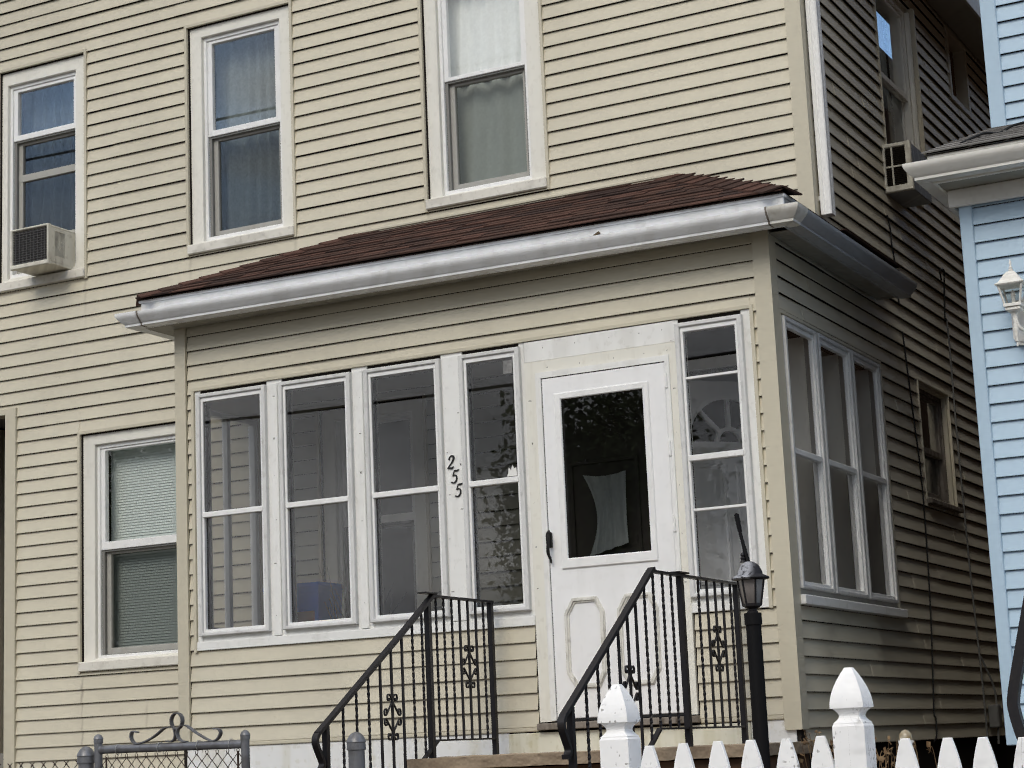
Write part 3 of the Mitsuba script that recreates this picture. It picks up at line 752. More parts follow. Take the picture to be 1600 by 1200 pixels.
put(f'{ED}__fanlight_frame', mv(cat([poly_extrude(g, -0.012, 0.03) for g in [fr] + spk + [hub]]), LEAF), 'door_white')
put(f'{ED}__fanlight_pane', mv(poly_extrude(fan.buffer(0.005), 0.02, 0.024), LEAF), 'ac_dark')
for (a, b, z0, z1) in ((0.12, 0.40, 1.99, 2.78), (0.46, 0.74, 1.99, 2.78), (0.12, 0.40, 1.28, 1.82), (0.46, 0.74, 1.28, 1.82)):
    put(f'{ED}__door_panel', mv(ring(a, b, z0, z1, 0.03, 0.03, 0.03, 0.03, -0.009, 0.002, 0.006), LEAF), 'door_white')

# things kept in the porch
tb = thing('storage_tote', 'blue storage tote with a pale round label inside the porch window', 'tote')
put(f'{tb}__body', loft4([(0.20, 0.13, 1.55), (0.215, 0.145, 2.09), (0.222, 0.152, 2.13), (0.215, 0.147, 2.155)], (-3.545, 0.36, 0)), 'blue_box')
put(f'{tb}__lower_band', bx(-3.762, -3.36, 0.206, 0.2135, 1.80, 1.965, 0.002), 'red_card')
put(f'{tb}__round_label', mv(poly_extrude(Point(-3.56, 2.005).buffer(0.034), 0.198, 0.2055), F0), 'paper')
put('porch_table', cat([bx(-4.1, -2.9, 0.17, 0.60, 1.50, 1.54)] + [bx(a, a + 0.04, b, b + 0.04, 1.161, 1.499) for a in (-4.08, -2.96) for b in (0.19, 0.54)]), 'dark_wood', label='low dark table inside the porch carrying the blue tote', cat='table')
bsk = thing('dried_plant', 'bundle of dried twigs inside the porch beside the blue tote', 'dried plant')
r = np.random.default_rng(5)
tw = []
for i in range(26):
    a, l = r.random() * 6.28, 0.2 + 0.25 * r.random()
    b0 = np.array([-3.10 + 0.06 * r.standard_normal(), 0.36 + 0.03 * r.standard_normal(), 1.62])
    tip = b0 + np.array([0.25 * math.cos(a), 0.10 * math.sin(a), l + 0.22])
    tw.append(tube([b0, (b0 + tip) / 2 + r.standard_normal(3) * 0.02, tip], [0.004, 0.003, 0.0015], 4))
put(f'{bsk}__twigs', cat(tw), 'twig', kind='stuff')
put(f'{bsk}__pot', lathe([(0.001, 1.541), (0.08, 1.541), (0.10, 1.68), (0.09, 1.68), (0.085, 1.62), (0.001, 1.62)], (-3.10, 0.36, 0)), 'brown_wood', smooth=30)
# stickers on the fourth porch pane
put('window_sticker', bx(-1.778, -1.712, -0.0085, -0.0072, 3.312, 3.395, 0.0003), 'paper_faded', label='faded square sticker in the upper right corner of the pane beside the storm door', cat='sticker')
pp = Polygon([(-1.782, 2.668), (-1.710, 2.668), (-1.716, 2.722), (-1.730, 2.712), (-1.742, 2.738), (-1.752, 2.705), (-1.768, 2.722), (-1.772, 2.690)])
put('torn_paper', poly_extrude(pp, -0.0085, -0.0072), 'paper', label='torn scrap of white paper at the middle rail of the pane beside the storm door', cat='paper')

# --- house number
def hulls(path):
    out = []
    for (x0, y0, r0), (x1, y1, r1) in zip(path[:-1], path[1:]):
        out.append(unary_union([Point(x0, y0).buffer(r0), Point(x1, y1).buffer(r1)]).convex_hull)
    return unary_union(out)


def arc(cx, cy, rx, ry, a0, a1, r0, r1, n=10):
    return [(cx + rx * math.cos(math.radians(a0 + (a1 - a0) * t)), cy + ry * math.sin(math.radians(a0 + (a1 - a0) * t)), r0 + (r1 - r0) * math.sin(math.pi * t) if False else r0 + (r1 - r0) * t) for t in np.linspace(0, 1, n)]


two = unary_union([hulls([(0.10, 0.74, 0.07)] + arc(0.28, 0.76, 0.19, 0.21, 170, 10, 0.025, 0.07) + [(0.42, 0.58, 0.06), (0.25, 0.32, 0.03), (0.07, 0.08, 0.025)]), hulls([(0.07, 0.07, 0.03), (0.22, 0.09, 0.055), (0.42, 0.06, 0.07), (0.54, 0.17, 0.018)])])
five = unary_union([hulls([(0.20, 0.93, 0.03), (0.36, 0.91, 0.065), (0.54, 0.97, 0.03)]), hulls([(0.19, 0.93, 0.022), (0.11, 0.54, 0.022)]), hulls([(0.11, 0.55, 0.022)] + arc(0.27, 0.33, 0.21, 0.28, 110, -60, 0.03, 0.055) + [(0.26, 0.04, 0.03), (0.10, 0.09, 0.05)])])
for g, xc, zc, what in ((two, -2.166, 2.797, 'black numeral 2 on the white porch board, topmost of the three'), (five, -2.143, 2.705, 'black numeral 5 in the middle of the three on the white porch board'), (five, -2.119, 2.617, 'black numeral 5 lowest of the three on the white porch board')):
    s = 0.086
    sh = Polygon([(xc + (x - 0.3 + 0.18 * (y - 0.5)) * s, zc + (y - 0.5) * s) for x, y in g.exterior.coords], [[(xc + (x - 0.3 + 0.18 * (y - 0.5)) * s, zc + (y - 0.5) * s) for x, y in h.coords] for h in g.interiors])
    put('house_number', poly_extrude(sh, -0.022, -0.0145), 'cable_black', label=what, cat='house number')

# --- porch side windows
for u0, u1 in ((0.130, 0.712), (0.748, 1.386), (1.418, 2.030)):
    storm_window(f'{H}__porch_side_window', SIDE, (u0, u1, 1.852, 3.456), 2.655, o=-0.030, lower='storm_glass', upper='glass')
put(f'{H}__side_window_surround', mv(poly_extrude(rect(PSW[0], PSW[1], 1.815, PSW[3]).difference(rect(0.155, 0.69, 1.87, 3.43)).difference(rect(0.77, 1.365, 1.87, 3.43)).difference(rect(1.44, 2.01, 1.87, 3.43)), 0.0, 0.05), SIDE), 'putty_grey')
put(f'{H}__side_window_sill', mv(bx(0.112, 2.165, -0.045, 0.04, 1.757, 1.813, 0.004), SIDE), 'white_board')
put(f'{H}__side_window_trim', mv(poly_extrude(Polygon([(0.098, 1.76), (0.113, 1.76), (0.113, 3.472), (2.090, 3.472), (2.090, 1.815), (2.108, 1.815), (2.108, 3.49), (0.098, 3.49)]), -0.016, 0.012), SIDE), 'tan_trim')
for u in (0.70, 1.376, 2.018):
    put(f'{H}__window_jamb', mv(bx(u - 0.012, u + 0.06, 0.051, 0.27, 1.87, 3.43, 0.002), SIDE), 'casing')

# --- windows of the main side wall
def side_window(h, mid, frame='casing', glassmat='glass', d=0.04):
    e = d - 0.084
    u0, u1, z0, z1 = h
    k = put(f'{H}__side_window', mv(ring(u0, u1, z0, z1, 0.03, 0.045, 0.05, 0.05, d + 0.001, 0.15), SIDE), frame)
    put(f'{k}__jamb', mv(ring(u0 + 0.001, u1 - 0.001, z0 + 0.001, z1 - 0.001, 0.024, 0.026, 0.024, 0.024, 0.0065, max(d, 0.008), 0.002), SIDE), 'tan_trim')
    put(f'{k}__trim', mv(ring(u0 - 0.014, u1 + 0.014, z0 - 0.014, z1 + 0.014, 0.016, 0.012, 0.016, 0.016, -0.014, max(0.006, d - 0.006), 0.003), SIDE), 'tan_trim')
    put(f'{k}__sash', mv(ring(u0 + 0.046, u1 - 0.056, mid - 0.03, z1 - 0.052, 0.03, 0.03, 0.045, 0.03, 0.10 + e, 0.13 + e), SIDE), frame)
    put(f'{k}__upper_pane', mv(sheet(u0 + 0.07, u1 - 0.08, mid, z1 - 0.075, 0.115 + e), SIDE), glassmat)
    put(f'{k}__lower_sash', mv(ring(u0 + 0.046, u1 - 0.056, z0 + 0.052, mid + 0.02, 0.03, 0.03, 0.045, 0.045, 0.135 + e, 0.16 + e), SIDE), frame)
    put(f'{k}__lower_pane', mv(sheet(u0 + 0.07, u1 - 0.08, z0 + 0.09, mid - 0.02, 0.148 + e), SIDE), 'screen_glass')
    return k


k = side_window(SW[1], 5.78, d=0.008)
put(f'{k}__side_board', mv(bx(SW[1][1] + 0.016, SW[1][1] + 0.036, -0.060, 0.008, SW[1][2] + 0.10, SW[1][3] + 0.01, 0.003), SIDE), 'tan_trim')
put(f'{k}__frame_board', mv(bx(SW[1][1] - 0.030, SW[1][1] - 0.006, -0.030, 0.006, SW[1][2] + 0.32, SW[1][3] - 0.03, 0.003), SIDE), 'casing')
cloth(3.2, 3.56, 5.7, 6.45, 0.18, 4, 0.012, 'curtain_dull', 'pale curtain in the upstairs side window above the alley', SIDE)
k = put(f'{H}__boarded_window', mv(ring(*SW[2], 0.05, 0.05, 0.05, 0.05, -0.014, 0.14), SIDE), 'tan_trim')
put(f'{k}__board', mv(bx(SW[2][0] + 0.05, SW[2][1] - 0.05, 0.09, 0.12, SW[2][2] + 0.05, SW[2][3] - 0.05), SIDE), 'brown_wood')
side_window(SW[3], 3.04, 'weathered')
put(f'{H}__side_window_sill', mv(bx(SW[3][0] - 0.02, SW[3][1] + 0.03, -0.05, 0.03, SW[3][2] - 0.035, SW[3][2] - 0.002, 0.004), SIDE), 'weathered')

# --- porch roof, gutters, soffit
def tz(x):
    return -0.009 * (x + 2.1)


def tilt(m):
    m = m.copy()
    m.vertices[:, 2] += tz(m.vertices[:, 0])
    return m


XLc, XRc, YF = -4.455, 0.180, -0.180      # fascia corners
YE = 2.13
ZT = 4.122
prof = [(a, b * 0.80) for a, b in [(0.002, 0.112), (0.002, 0.0), (0.066, 0.0), (0.072, 0.004), (0.073, 0.022), (0.080, 0.027), (0.092, 0.044), (0.106, 0.062), (0.117, 0.080), (0.121, 0.096), (0.121, 0.112), (0.108, 0.112), (0.108, 0.106)]]
shell = LineString(prof).buffer(0.0012, cap_style=2, join_style=2)
GZ = 3.928


def gutter(kind, t0, t1, mit0=0, mit1=0, grow=0.0, clip=None):
    """kind 'f': along x in front of y = YF; 'r': along y beyond x = XRc; 'l': along y beyond x = XLc. mit: mitre sign at the ends"""
    m = trimesh.creation.extrude_polygon(shell, 1.0, engine='earcut')
    v = m.vertices
    o, z, t = v[:, 0] * (1 + grow), v[:, 1] * (1 + grow) - grow * 0.05 + GZ, v[:, 2]
    a = t0 + mit0 * o
    b = t1 + mit1 * o
    s = a + (b - a) * t
    if kind == 'f':
        w = np.stack([s, YF - o, z], 1)
    elif kind == 'r':
        w = np.stack([XRc + o, s, z], 1)
    else:
        w = np.stack([XLc - o, s, z], 1)
    return tilt(trimesh.Trimesh(w, m.faces, process=False))


put(f'{H}__gutter', gutter('f', XLc, XRc, -1, 1), 'gutter_white', smooth=30)
put(f'{H}__gutter', gutter('r', YF, YE, -1, 0), 'gutter_grey', smooth=30)
put(f'{H}__gutter', gutter('l', YF, D - 0.02, -1, 0), 'gutter_white', smooth=30)
put(f'{H}__gutter_mitre', cat([gutter('f', XRc - 0.06, XRc, 0, 1, 0.035), gutter('r', YF, YF + 0.05, -1, 0, 0.035)]), 'gutter_aged', smooth=30)
put(f'{H}__gutter_mitre', cat([gutter('f', XLc, XLc + 0.05, -1, 0, 0.035), gutter('l', YF, YF + 0.05, -1, 0, 0.035)]), 'gutter_white', smooth=30)
for k, x in ((0, XRc - 0.075), (1, XLc + 0.056)):
    put(f'{H}__gutter_seam', gutter('f', x, x + 0.010, 0, 0, 0.042), 'weathered', smooth=30)
put(f'{H}__gutter_seam', gutter('f', -1.16, -1.155, 0, 0, 0.02), 'gutter_white', smooth=30)
put(f'{H}__gutter_endcap', tilt(mv(poly_extrude(Polygon([(XRc + a, GZ + b) for a, b in prof[:11]]), YE, YE + 0.003), F0)), 'gutter_grey')
put(f'{H}__fascia', tilt(bx(XLc + 0.001, XRc, YF, YF + 0.02, 3.925, ZT - 0.022, 0.003)), 'gutter_white')
put(f'{H}__fascia', tilt(bx(XRc - 0.02, XRc - 0.001, YF + 0.021, YE - 0.02, 3.925, ZT - 0.022, 0.003)), 'gutter_grey')
put(f'{H}__fascia', tilt(bx(XLc, XLc + 0.02, YF + 0.021, D - 0.02, 3.925, ZT - 0.022, 0.003)), 'gutter_white')
put(f'{H}__drip_edge', tilt(bx(XLc - 0.012, XRc + 0.012, YF - 0.012, YF + 0.03, ZT - 0.0215, ZT - 0.002, 0.004)), 'gutter_white')
put(f'{H}__drip_edge', tilt(bx(XRc - 0.03, XRc + 0.012, YF + 0.031, YE, ZT - 0.0215, ZT - 0.002, 0.004)), 'gutter_grey')
sof = []
for i in range(int((XRc - XLc) / 0.1)):
    x = XLc + 0.03 + i * 0.1
    sof.append(bx(x, x + 0.094, YF + 0.021, -0.012, 3.944, 3.952, 0.003))
    sof.append(bx(x + 0.094, x + 0.1, YF + 0.021, -0.012, 3.949, 3.957, 0.002))
for i in range(int((YE) / 0.1)):
    y = 0.0 + i * 0.1
    sof.append(bx(0.013, XRc - 0.021, y, y + 0.094, 3.924, 3.932, 0.003))
    sof.append(bx(0.013, XRc - 0.021, y + 0.094, y + 0.1, 3.929, 3.936, 0.002))
sof.append(bx(XLc + 0.021, -4.30, YF + 0.021, D - 0.02, 3.944, 3.952, 0.003))
put(f'{H}__soffit', cat(sof), 'soffit_grey', kind='stuff')
put(f'{H}__soffit_end', bx(0.013, XRc - 0.003, YE - 0.015, YE, 3.92, 4.08), 'soffit_grey')
# deck (hipped against the front wall)
e0, e1, ye = XLc - 0.02, XRc + 0.015, YF - 0.025
RZ, RL, RR = 4.668, -3.39, -0.925
V = [(e0, ye, ZT - 0.002), (e1, ye, ZT - 0.002), (RR, D + 0.006, RZ), (RL, D + 0.006, RZ), (e0, D + 0.006, ZT - 0.002), (e1, D + 0.006, ZT - 0.002)]
V = [(x, y, z + (tz(x) if z < 4.3 else 0)) for x, y, z in V]
put(f'{H}__porch_roof', trimesh.Trimesh(V, [(0, 1, 2), (0, 2, 3), (0, 3, 4), (1, 5, 2), (0, 4, 5), (0, 5, 1)], process=False), 'shingle_3')
pt = [(e1, D - 0.1, ZT - 0.002), (e1, YE, ZT - 0.002), (0.014, YE, ZT + 0.095), (0.014, D - 0.1, ZT + 0.095)]
put(f'{H}__side_pent_roof', trimesh.Trimesh([(x, y, z + tz(x)) for x, y, z in pt] + [(0.014, YE, ZT - 0.004 + tz(0))], [(0, 1, 2), (0, 2, 3), (1, 4, 2)], process=False), 'shingle_3')
sl_v = np.array([0, D + 0.006 - ye, RZ - ZT])
sl_len = np.linalg.norm(sl_v)
sl_v /= sl_len
sl_n = np.array([0, -sl_v[2], sl_v[1]])
r = np.random.default_rng(12)
nc = 13
for i in range(nc):
    s0 = i * sl_len / nc - (0.018 if i == 0 else 0)
    s1 = min(sl_len, s0 + 0.16)
    t0 = max(0, s0) / sl_len
    xl, xr = e0 + (RL - e0) * t0 + 0.012, e1 + (RR - e1) * t0 - 0.012
    x = xl - r.random() * 0.1
    while x < xr:
        wd = r.choice([0.17, 0.24, 0.33]) * (0.85 + 0.3 * r.random())
        a, b = max(x, xl), min(x + wd, xr)
        x += wd + 0.003
        if b - a < 0.03:
            continue
        th = 0.006 + (0.004 if r.random() < 0.4 else 0.0) + 0.001 * r.random()
        dn = -0.003 * r.random() * (i > 0)
        q = []
        for u in (a, b):
            for s, h in ((s0 + dn, 0.002 + 0.010), (s0 + dn, 0.002 + 0.010 + th), (s1, 0.002), (s1, 0.002 + th)):
                P = np.array([u, ye, ZT]) + sl_v * s + sl_n * h
                P[2] += tz(u) * (1 - s / sl_len)
                q.append(P)
        q = np.array(q)
        F = [(0, 4, 5), (0, 5, 1), (1, 5, 7), (1, 7, 3), (0, 1, 3), (0, 3, 2), (4, 6, 7), (4, 7, 5), (0, 2, 6), (0, 6, 4)]
        put(f'{H}__porch_roof__shingle', trimesh.Trimesh(q, F, process=False), f'shingle_{r.choice([0, 0, 1, 1, 2, 3])}')
# hip caps
for (xa, xb) in ((e0, RL), (e1, RR)):
    A, B = np.array([xa, ye, ZT + 0.028 + tz(xa)]), np.array([xb, D, RZ + 0.020])
    d = B - A
    L = np.linalg.norm(d)
    d /= L
    nn = 11
    for i in range(nn):
        c = A + d * (i + 0.72) * L / nn
        side = np.cross(d, (0, 0, 1.0))
        side /= np.linalg.norm(side)
        up = np.cross(side, d)
        dd = d * math.cos(0.055) - up * math.sin(0.055)
        uu = np.cross(side, dd)
        V = []
        for s in (-0.5, 0.5):
            for w_, h_ in ((-0.125, -0.040), (0, 0.004), (0.125, -0.040), (0.125, -0.050), (0, -0.006), (-0.125, -0.050)):
                V.append(c + dd * s * (L / nn * 1.35) + side * w_ + uu * h_)
        F = []
        for k in range(6):
            q = (k + 1) % 6
            F += [(k, q, 6 + q), (k, 6 + q, 6 + k)]
        F += [(0, 1, 4), (0, 4, 5), (1, 2, 3), (1, 3, 4), (6, 10, 7), (6, 11, 10), (7, 9, 8), (7, 10, 9)]
        put(f'{H}__porch_roof__hip_cap', trimesh.Trimesh(V, F, process=False), f'shingle_{r.choice([0, 1, 2])}')
put(f'{H}__roof_flashing', mv(bx(RL - 0.02, RR + 0.02, -0.012, 0.006, RZ + 0.012, RZ + 0.030, 0.003), F1), 'tan_trim')
# side-slope shingles
ss = []
for i in range(2):
    ss.append(bx(0.02, e1 + 0.004 - i * 0.10, D, YE + 0.004, ZT + 0.002 + i * 0.047, ZT + 0.010 + i * 0.047))
put(f'{H}__side_pent_roof__shingle_rows', cat(ss), 'shingle_1', kind='stuff')
# dead leaf lying on the fascia
put('dead_leaf', obox((-1.010, YF - 0.008, 4.045), (0.88, 0, 0.47), (0, 1, 0), (-0.47, 0, 0.88), 0.05, 0.012, 0.020, 0.006), 'twig', label='small dark clump stuck on the white fascia above the gutter', cat='leaf')

# --- downspout
dpg = Polygon([(0.030, 0.985), (0.055, 0.985), (0.0575, 0.989), (0.065, 0.989), (0.0675, 0.985), (0.092, 0.985), (0.100, 0.992), (0.100, 1.03), (0.096, 1.034), (0.100, 1.038), (0.100, 1.070), (0.030, 1.070)])
m = trimesh.creation.extrude_polygon(dpg, 6.78 - 4.262, engine='earcut')
m.apply_translation((0, 0.0, 4.262))
DS = put(f'{H}__downspout', m, 'white_vinyl')
for z in (4.36, 6.3):
    put(f'{DS}__strap', bx(0.004, 0.029, 1.0, 1.06, z, z + 0.03), 'white_vinyl')

finish_siding(H)

# ------------------------------------------------------------------ air conditioners
ac = thing('air_conditioner', 'cream air conditioner with louvred back in the far left upstairs window', 'air conditioner')
X0, X1, Y0, Y1, Z0, Z1 = -6.372, -5.998, 0.66, 1.03, 4.828, 5.138
put(f'{ac}__cabinet', cat([bx(X0 + 0.001, X1 - 0.001, Y0 + 0.035, Y1, Z0, Z0 + 0.02, 0.004), bx(X0, X1, Y0 + 0.03, Y1, Z1 - 0.018, Z1, 0.006), bx(X0, X0 + 0.015, Y0 + 0.034, Y1, Z0 + 0.0205, Z1 - 0.0185), bx(X1 - 0.015, X1, Y0 + 0.034, 0.74, Z0 + 0.0205, Z1 - 0.0185), bx(X1 - 0.015, X1, 0.86, Y1, Z0 + 0.0205, Z1 - 0.0185), bx(X1 - 0.015, X1, 0.7405, 0.8595, Z0 + 0.0205, Z0 + 0.07), bx(X1 - 0.015, X1, 0.7405, 0.8595, Z1 - 0.045, Z1 - 0.0185)]), 'ac_cream')
put(f'{ac}__back_frame', ring(X0 - 0.004, X1 + 0.002, Z0 - 0.006, Z1 + 0.003, 0.022, 0.016, 0.034, 0.016, Y0, Y0 + 0.034, 0.005), 'ac_cream')
put(f'{ac}__coil', bx(X0 + 0.017, X1 - 0.017, Y0 + 0.03, Y0 + 0.06, Z0 + 0.022, Z1 - 0.02), 'ac_grille')
lv = []
for i in range(13):
    z = Z0 + 0.036 + i * 0.0195
    lv.append(bx(X0 + 0.018, X1 - 0.014, Y0 + 0.012, Y0 + 0.030, z, z + 0.003, 0.001))
for i in range(9):
    x = X0 + 0.04 + i * 0.036
    lv.append(bx(x, x + 0.003, Y0 + 0.016, Y0 + 0.029, Z0 + 0.03, Z1 - 0.015, 0.001))
put(f'{ac}__grille', cat(lv), 'ac_grille', kind='stuff')
sv = []
for i in range(12):
    y = 0.743 + i * 0.0098
    sv.append(bx(X1 - 0.013, X1 - 0.003, y, y + 0.004, Z0 + 0.071, Z1 - 0.046, 0.001))
put(f'{ac}__side_vent', cat(sv), 'ac_cream', kind='stuff')
put(f'{ac}__side_void', bx(X1 - 0.04, X1 - 0.0155, 0.73, 0.87, Z0 + 0.06, Z1 - 0.04), 'ac_grille')
ac2 = thing('air_conditioner', 'boxy air conditioner with dark side grilles in the upstairs window over the alley', 'air conditioner', None)
A0, A1, B0, B1, C0, C1 = 0.0, 0.205, 2.60, 3.10, 4.80, 5.15
put(f'{ac2}__cabinet', bx(-0.1, A1, B0 + 0.03, B1, C0, C1, 0.006), 'ac_steel')
put(f'{ac2}__vent_frame', mv(ring(0.0, A1 + 0.004, C0 - 0.004, C1 + 0.004, 0.02, 0.042, 0.045, 0.028, B0, B0 + 0.03, 0.005), F0), 'ac_cream')
put(f'{ac2}__vent_bar', bx(0.063, 0.075, B0 + 0.002, B0 + 0.028, C0 + 0.042, C1 - 0.026), 'ac_cream')
put(f'{ac2}__vent_bar', bx(0.02, 0.163, B0 + 0.003, B0 + 0.027, 4.975, 4.988), 'ac_cream')
put(f'{ac2}__vent_louvres', cat([bx(0.02, 0.163, B0 + 0.008, B0 + 0.022, C0 + 0.05 + i * 0.0135, C0 + 0.053 + i * 0.0135, 0.001) for i in range(20)]), 'ac_dark', kind='stuff')
put(f'{ac2}__vent_back', bx(0.021, 0.162, B0 + 0.024, B0 + 0.0295, C0 + 0.042, C1 - 0.026), 'ac_dark')

# ------------------------------------------------------------------ cables on the side wall
put('wall_cable', tube(smoothline([(0.016, 2.55, 4.62), (0.02, 2.60, 4.50), (0.024, 2.575, 4.42), (0.02, 2.63, 4.30), (0.018, 2.66, 4.0)]), 0.006, 6), 'cable_black', smooth=40, label='short dark cable on the side wall above the grey gutter', cat='cable')
put('wall_cable', tube(smoothline([(0.016, 2.70, 3.80), (0.017, 2.80, 3.2), (0.016, 2.88, 2.72), (0.016, 2.84, 1.94), (0.016, 2.74, 1.35), (0.016, 2.70, 1.13), (0.018, 2.73, 1.10), (0.02, 2.70, 0.98), (0.022, 2.62, 0.94)]), 0.0055, 6), 'cable_black', smooth=40, label='long black cable running down the side wall to the right of the porch side windows', cat='cable')
put('wall_cable', tube(smoothline([(0.03, 3.86, 4.40), (0.04, 3.80, 4.46), (0.04, 3.92, 4.49), (0.02, 3.97, 4.38), (0.016, 3.92, 4.1)]), 0.006, 6), 'cable_black', smooth=40, label='looped loose cable end high on the side wall', cat='cable')
put('wall_cable', tube(smoothline([(0.018, 3.93, 4.12), (0.02, 3.97, 4.02), (0.016, 3.98, 3.2), (0.016, 4.02, 2.15), (0.018, 4.08, 1.45), (0.02, 4.09, 0.90)]), 0.007, 6), 'cable_grey', smooth=40, label='pale conduit running down the rear of the side wall', cat='cable')
put('wall_cable', tube(smoothline([(0.02, 4.09, 1.55), (0.06, 4.22, 1.35), (0.07, 4.25, 1.20), (0.06, 4.25, 0.9)]), 0.008, 6), 'cable_grey', smooth=40, label='grey cable drooping to a small box low on the side wall', cat='cable')
put('junction_box', bx(0.014, 0.09, 4.2, 4.3, 1.02, 1.19, 0.008), 'cable_grey', label='small grey box low at the rear of the side wall', cat='utility box')

# ------------------------------------------------------------------ BLUE HOUSE
B = thing('blue_house', 'pale blue clapboard house at the right edge beyond the narrow alley', 'house')
BX = 1.145
wall(f'{B}__porch_wall', F0, rect(BX + 0.01, 4.6, 0.925, 3.93), 0.010, 0.12, 'lap_shade_black')
siding(f'{B}__porch_wall', F0, BX + 0.07, 4.6, 0.930, 3.925, [], 'blue_siding', seed=40, o_back=0.010)
put(f'{B}__corner_board', bx(BX, BX + 0.071, -0.020, 0.12, 0.918, 3.93, 0.004), 'blue_siding')
put(f'{B}__corner_board', bx(BX, BX + 0.018, 0.1205, 1.2, 0.918, 3.93, 0.004), 'blue_siding')
wall(f'{B}__upper_wall', BL1, rect(1.215, 4.6, 4.2, 7.3), 0.010, 0.12, 'lap_shade_black')
siding(f'{B}__upper_wall', BL1, 1.30, 4.6, 4.265 - 0.1016 * 2, 7.0, [], 'blue_siding', seed=41, o_back=0.010)
put(f'{B}__corner_board', mv(bx(1.212, 1.304, -0.020, 0.12, 4.2, 7.3, 0.004), BL1), 'blue_siding')
put(f'{B}__side_wall', bx(BX + 0.019, BX + 0.12, 0.125, YB, 0.9, 4.3), 'foundation')  # unseen alley walls, coloured dark to cut bounce light between the houses
put(f'{B}__side_wall', bx(1.22, 1.33, 0.7 + 0.121, YB, 4.301, 7.3), 'foundation')
put(f'{B}__foundation', bx(BX + 0.05, 4.6, 0.06, YB, -0.7, 0.90), 'weathered')
put(f'{B}__main_roof', trimesh.Trimesh([(0.93, 0.45, 7.301), (9, 0.45, 7.301), (9, YB, 7.301), (0.93, YB, 7.301), (5, 4.3, 9.4), (5, YB, 9.4)], [(0, 1, 4), (1, 2, 5), (1, 5, 4), (3, 0, 4), (3, 4, 5), (2, 3, 5), (0, 2, 1), (0, 3, 2)], process=False), 'grey_shingle')  # unseen roof; eave carried out over the alley to block sky light
GBY = -0.235
gz0 = 3.985


def bgut():
    m = trimesh.creation.extrude_polygon(shell, 1.0, engine='earcut')
    v = m.vertices
    s = np.where(v[:, 2] < 0.5, 1.06 - v[:, 0], 4.6)
    return trimesh.Trimesh(np.stack([s, GBY - v[:, 0], v[:, 1] * 1.05 + gz0 + 0.012], 1), m.faces, process=False)


put(f'{B}__gutter', bgut(), 'gutter_cream', smooth=30)
m = trimesh.creation.extrude_polygon(shell, 1.0, engine='earcut')
v = m.vertices
put(f'{B}__gutter', trimesh.Trimesh(np.stack([1.06 - v[:, 0], np.where(v[:, 2] < 0.5, GBY - v[:, 0], 0.95), v[:, 1] * 1.05 + gz0 + 0.012], 1), m.faces, process=False), 'gutter_cream', smooth=30)
put(f'{B}__fascia', bx(1.065, 4.6, GBY + 0.001, GBY + 0.02, 3.985, 4.125, 0.003), 'casing')
put(f'{B}__fascia', bx(1.065, 1.085, GBY + 0.021, 0.69, 3.985, 4.125, 0.003), 'casing')
put(f'{B}__soffit', bx(1.086, 4.6, GBY + 0.021, 0.02, 3.988, 4.0), 'soffit_grey')
put(f'{B}__soffit_board', bx(1.098, 4.6, -0.048, -0.024, 3.885, 3.986, 0.004), 'gutter_cream')
put(f'{B}__soffit_board', bx(1.098, 1.122, -0.0235, 0.65, 3.885, 3.986, 0.004), 'gutter_cream')
put(f'{B}__drip_edge', bx(1.05, 4.6, GBY - 0.012, GBY + 0.02, 4.126, 4.146, 0.004), 'gutter_aged')
V = [(1.035, GBY - 0.03, 4.147), (4.6, GBY - 0.03, 4.147), (4.6, 0.715, 4.53), (1.235, 0.715, 4.53), (1.035, 0.95, 4.147)]
put(f'{B}__porch_roof', trimesh.Trimesh(V, [(0, 1, 2), (0, 2, 3), (0, 3, 4)], process=False), 'grey_shingle')
r = np.random.default_rng(77)
bl = math.hypot(0.98, 0.383)
bs, bn = np.array([0, 0.98, 0.383]) / bl, np.array([0, -0.383, 0.98]) / bl
for i in range(8):
    s0, s1 = i * bl / 8, min(bl, i * bl / 8 + 0.19)
    x = 1.035 + 0.2 * i / 8 - 0.01
    while x < 2.6:
        wd = 0.22 * (0.7 + 0.6 * r.random())
        q = []
        for u in (x, x + wd):
            for s, h in ((s0, 0.010), (s0, 0.017 + 0.004 * r.random()), (s1, 0.002), (s1, 0.008)):
                q.append(np.array([u, GBY - 0.03, 4.147]) + bs * s + bn * h)
        put(f'{B}__porch_roof__shingle', trimesh.Trimesh(q, [(0, 4, 5), (0, 5, 1), (1, 5, 7), (1, 7, 3), (0, 1, 3), (0, 3, 2), (4, 6, 7), (4, 7, 5), (0, 2, 6), (0, 6, 4)], process=False), 'grey_shingle')
        x += wd + 0.004
put('roof_cable', tube(smoothline([(1.20, -0.05, 4.245), (1.29, 0.12, 4.33), (1.36, 0.20, 4.34), (1.42, 0.30, 4.40), (1.55, 0.42, 4.45), (1.9, 0.5, 4.49), (2.3, 0.5, 4.49)]), 0.008, 6), 'cable_black', smooth=40, label='black cable lying across the grey porch roof of the blue house', cat='cable')

finish_siding(B)

put('alley_light_block', cat([bx(0.02 + i * 0.1, 0.115 + i * 0.1, 9.0, 9.02, -0.1, 3.2) for i in range(11)]), 'weathered', label='unseen board screen added across the far end of the alley to block back light', cat='fence')  # added boards that keep light from behind out of the alley

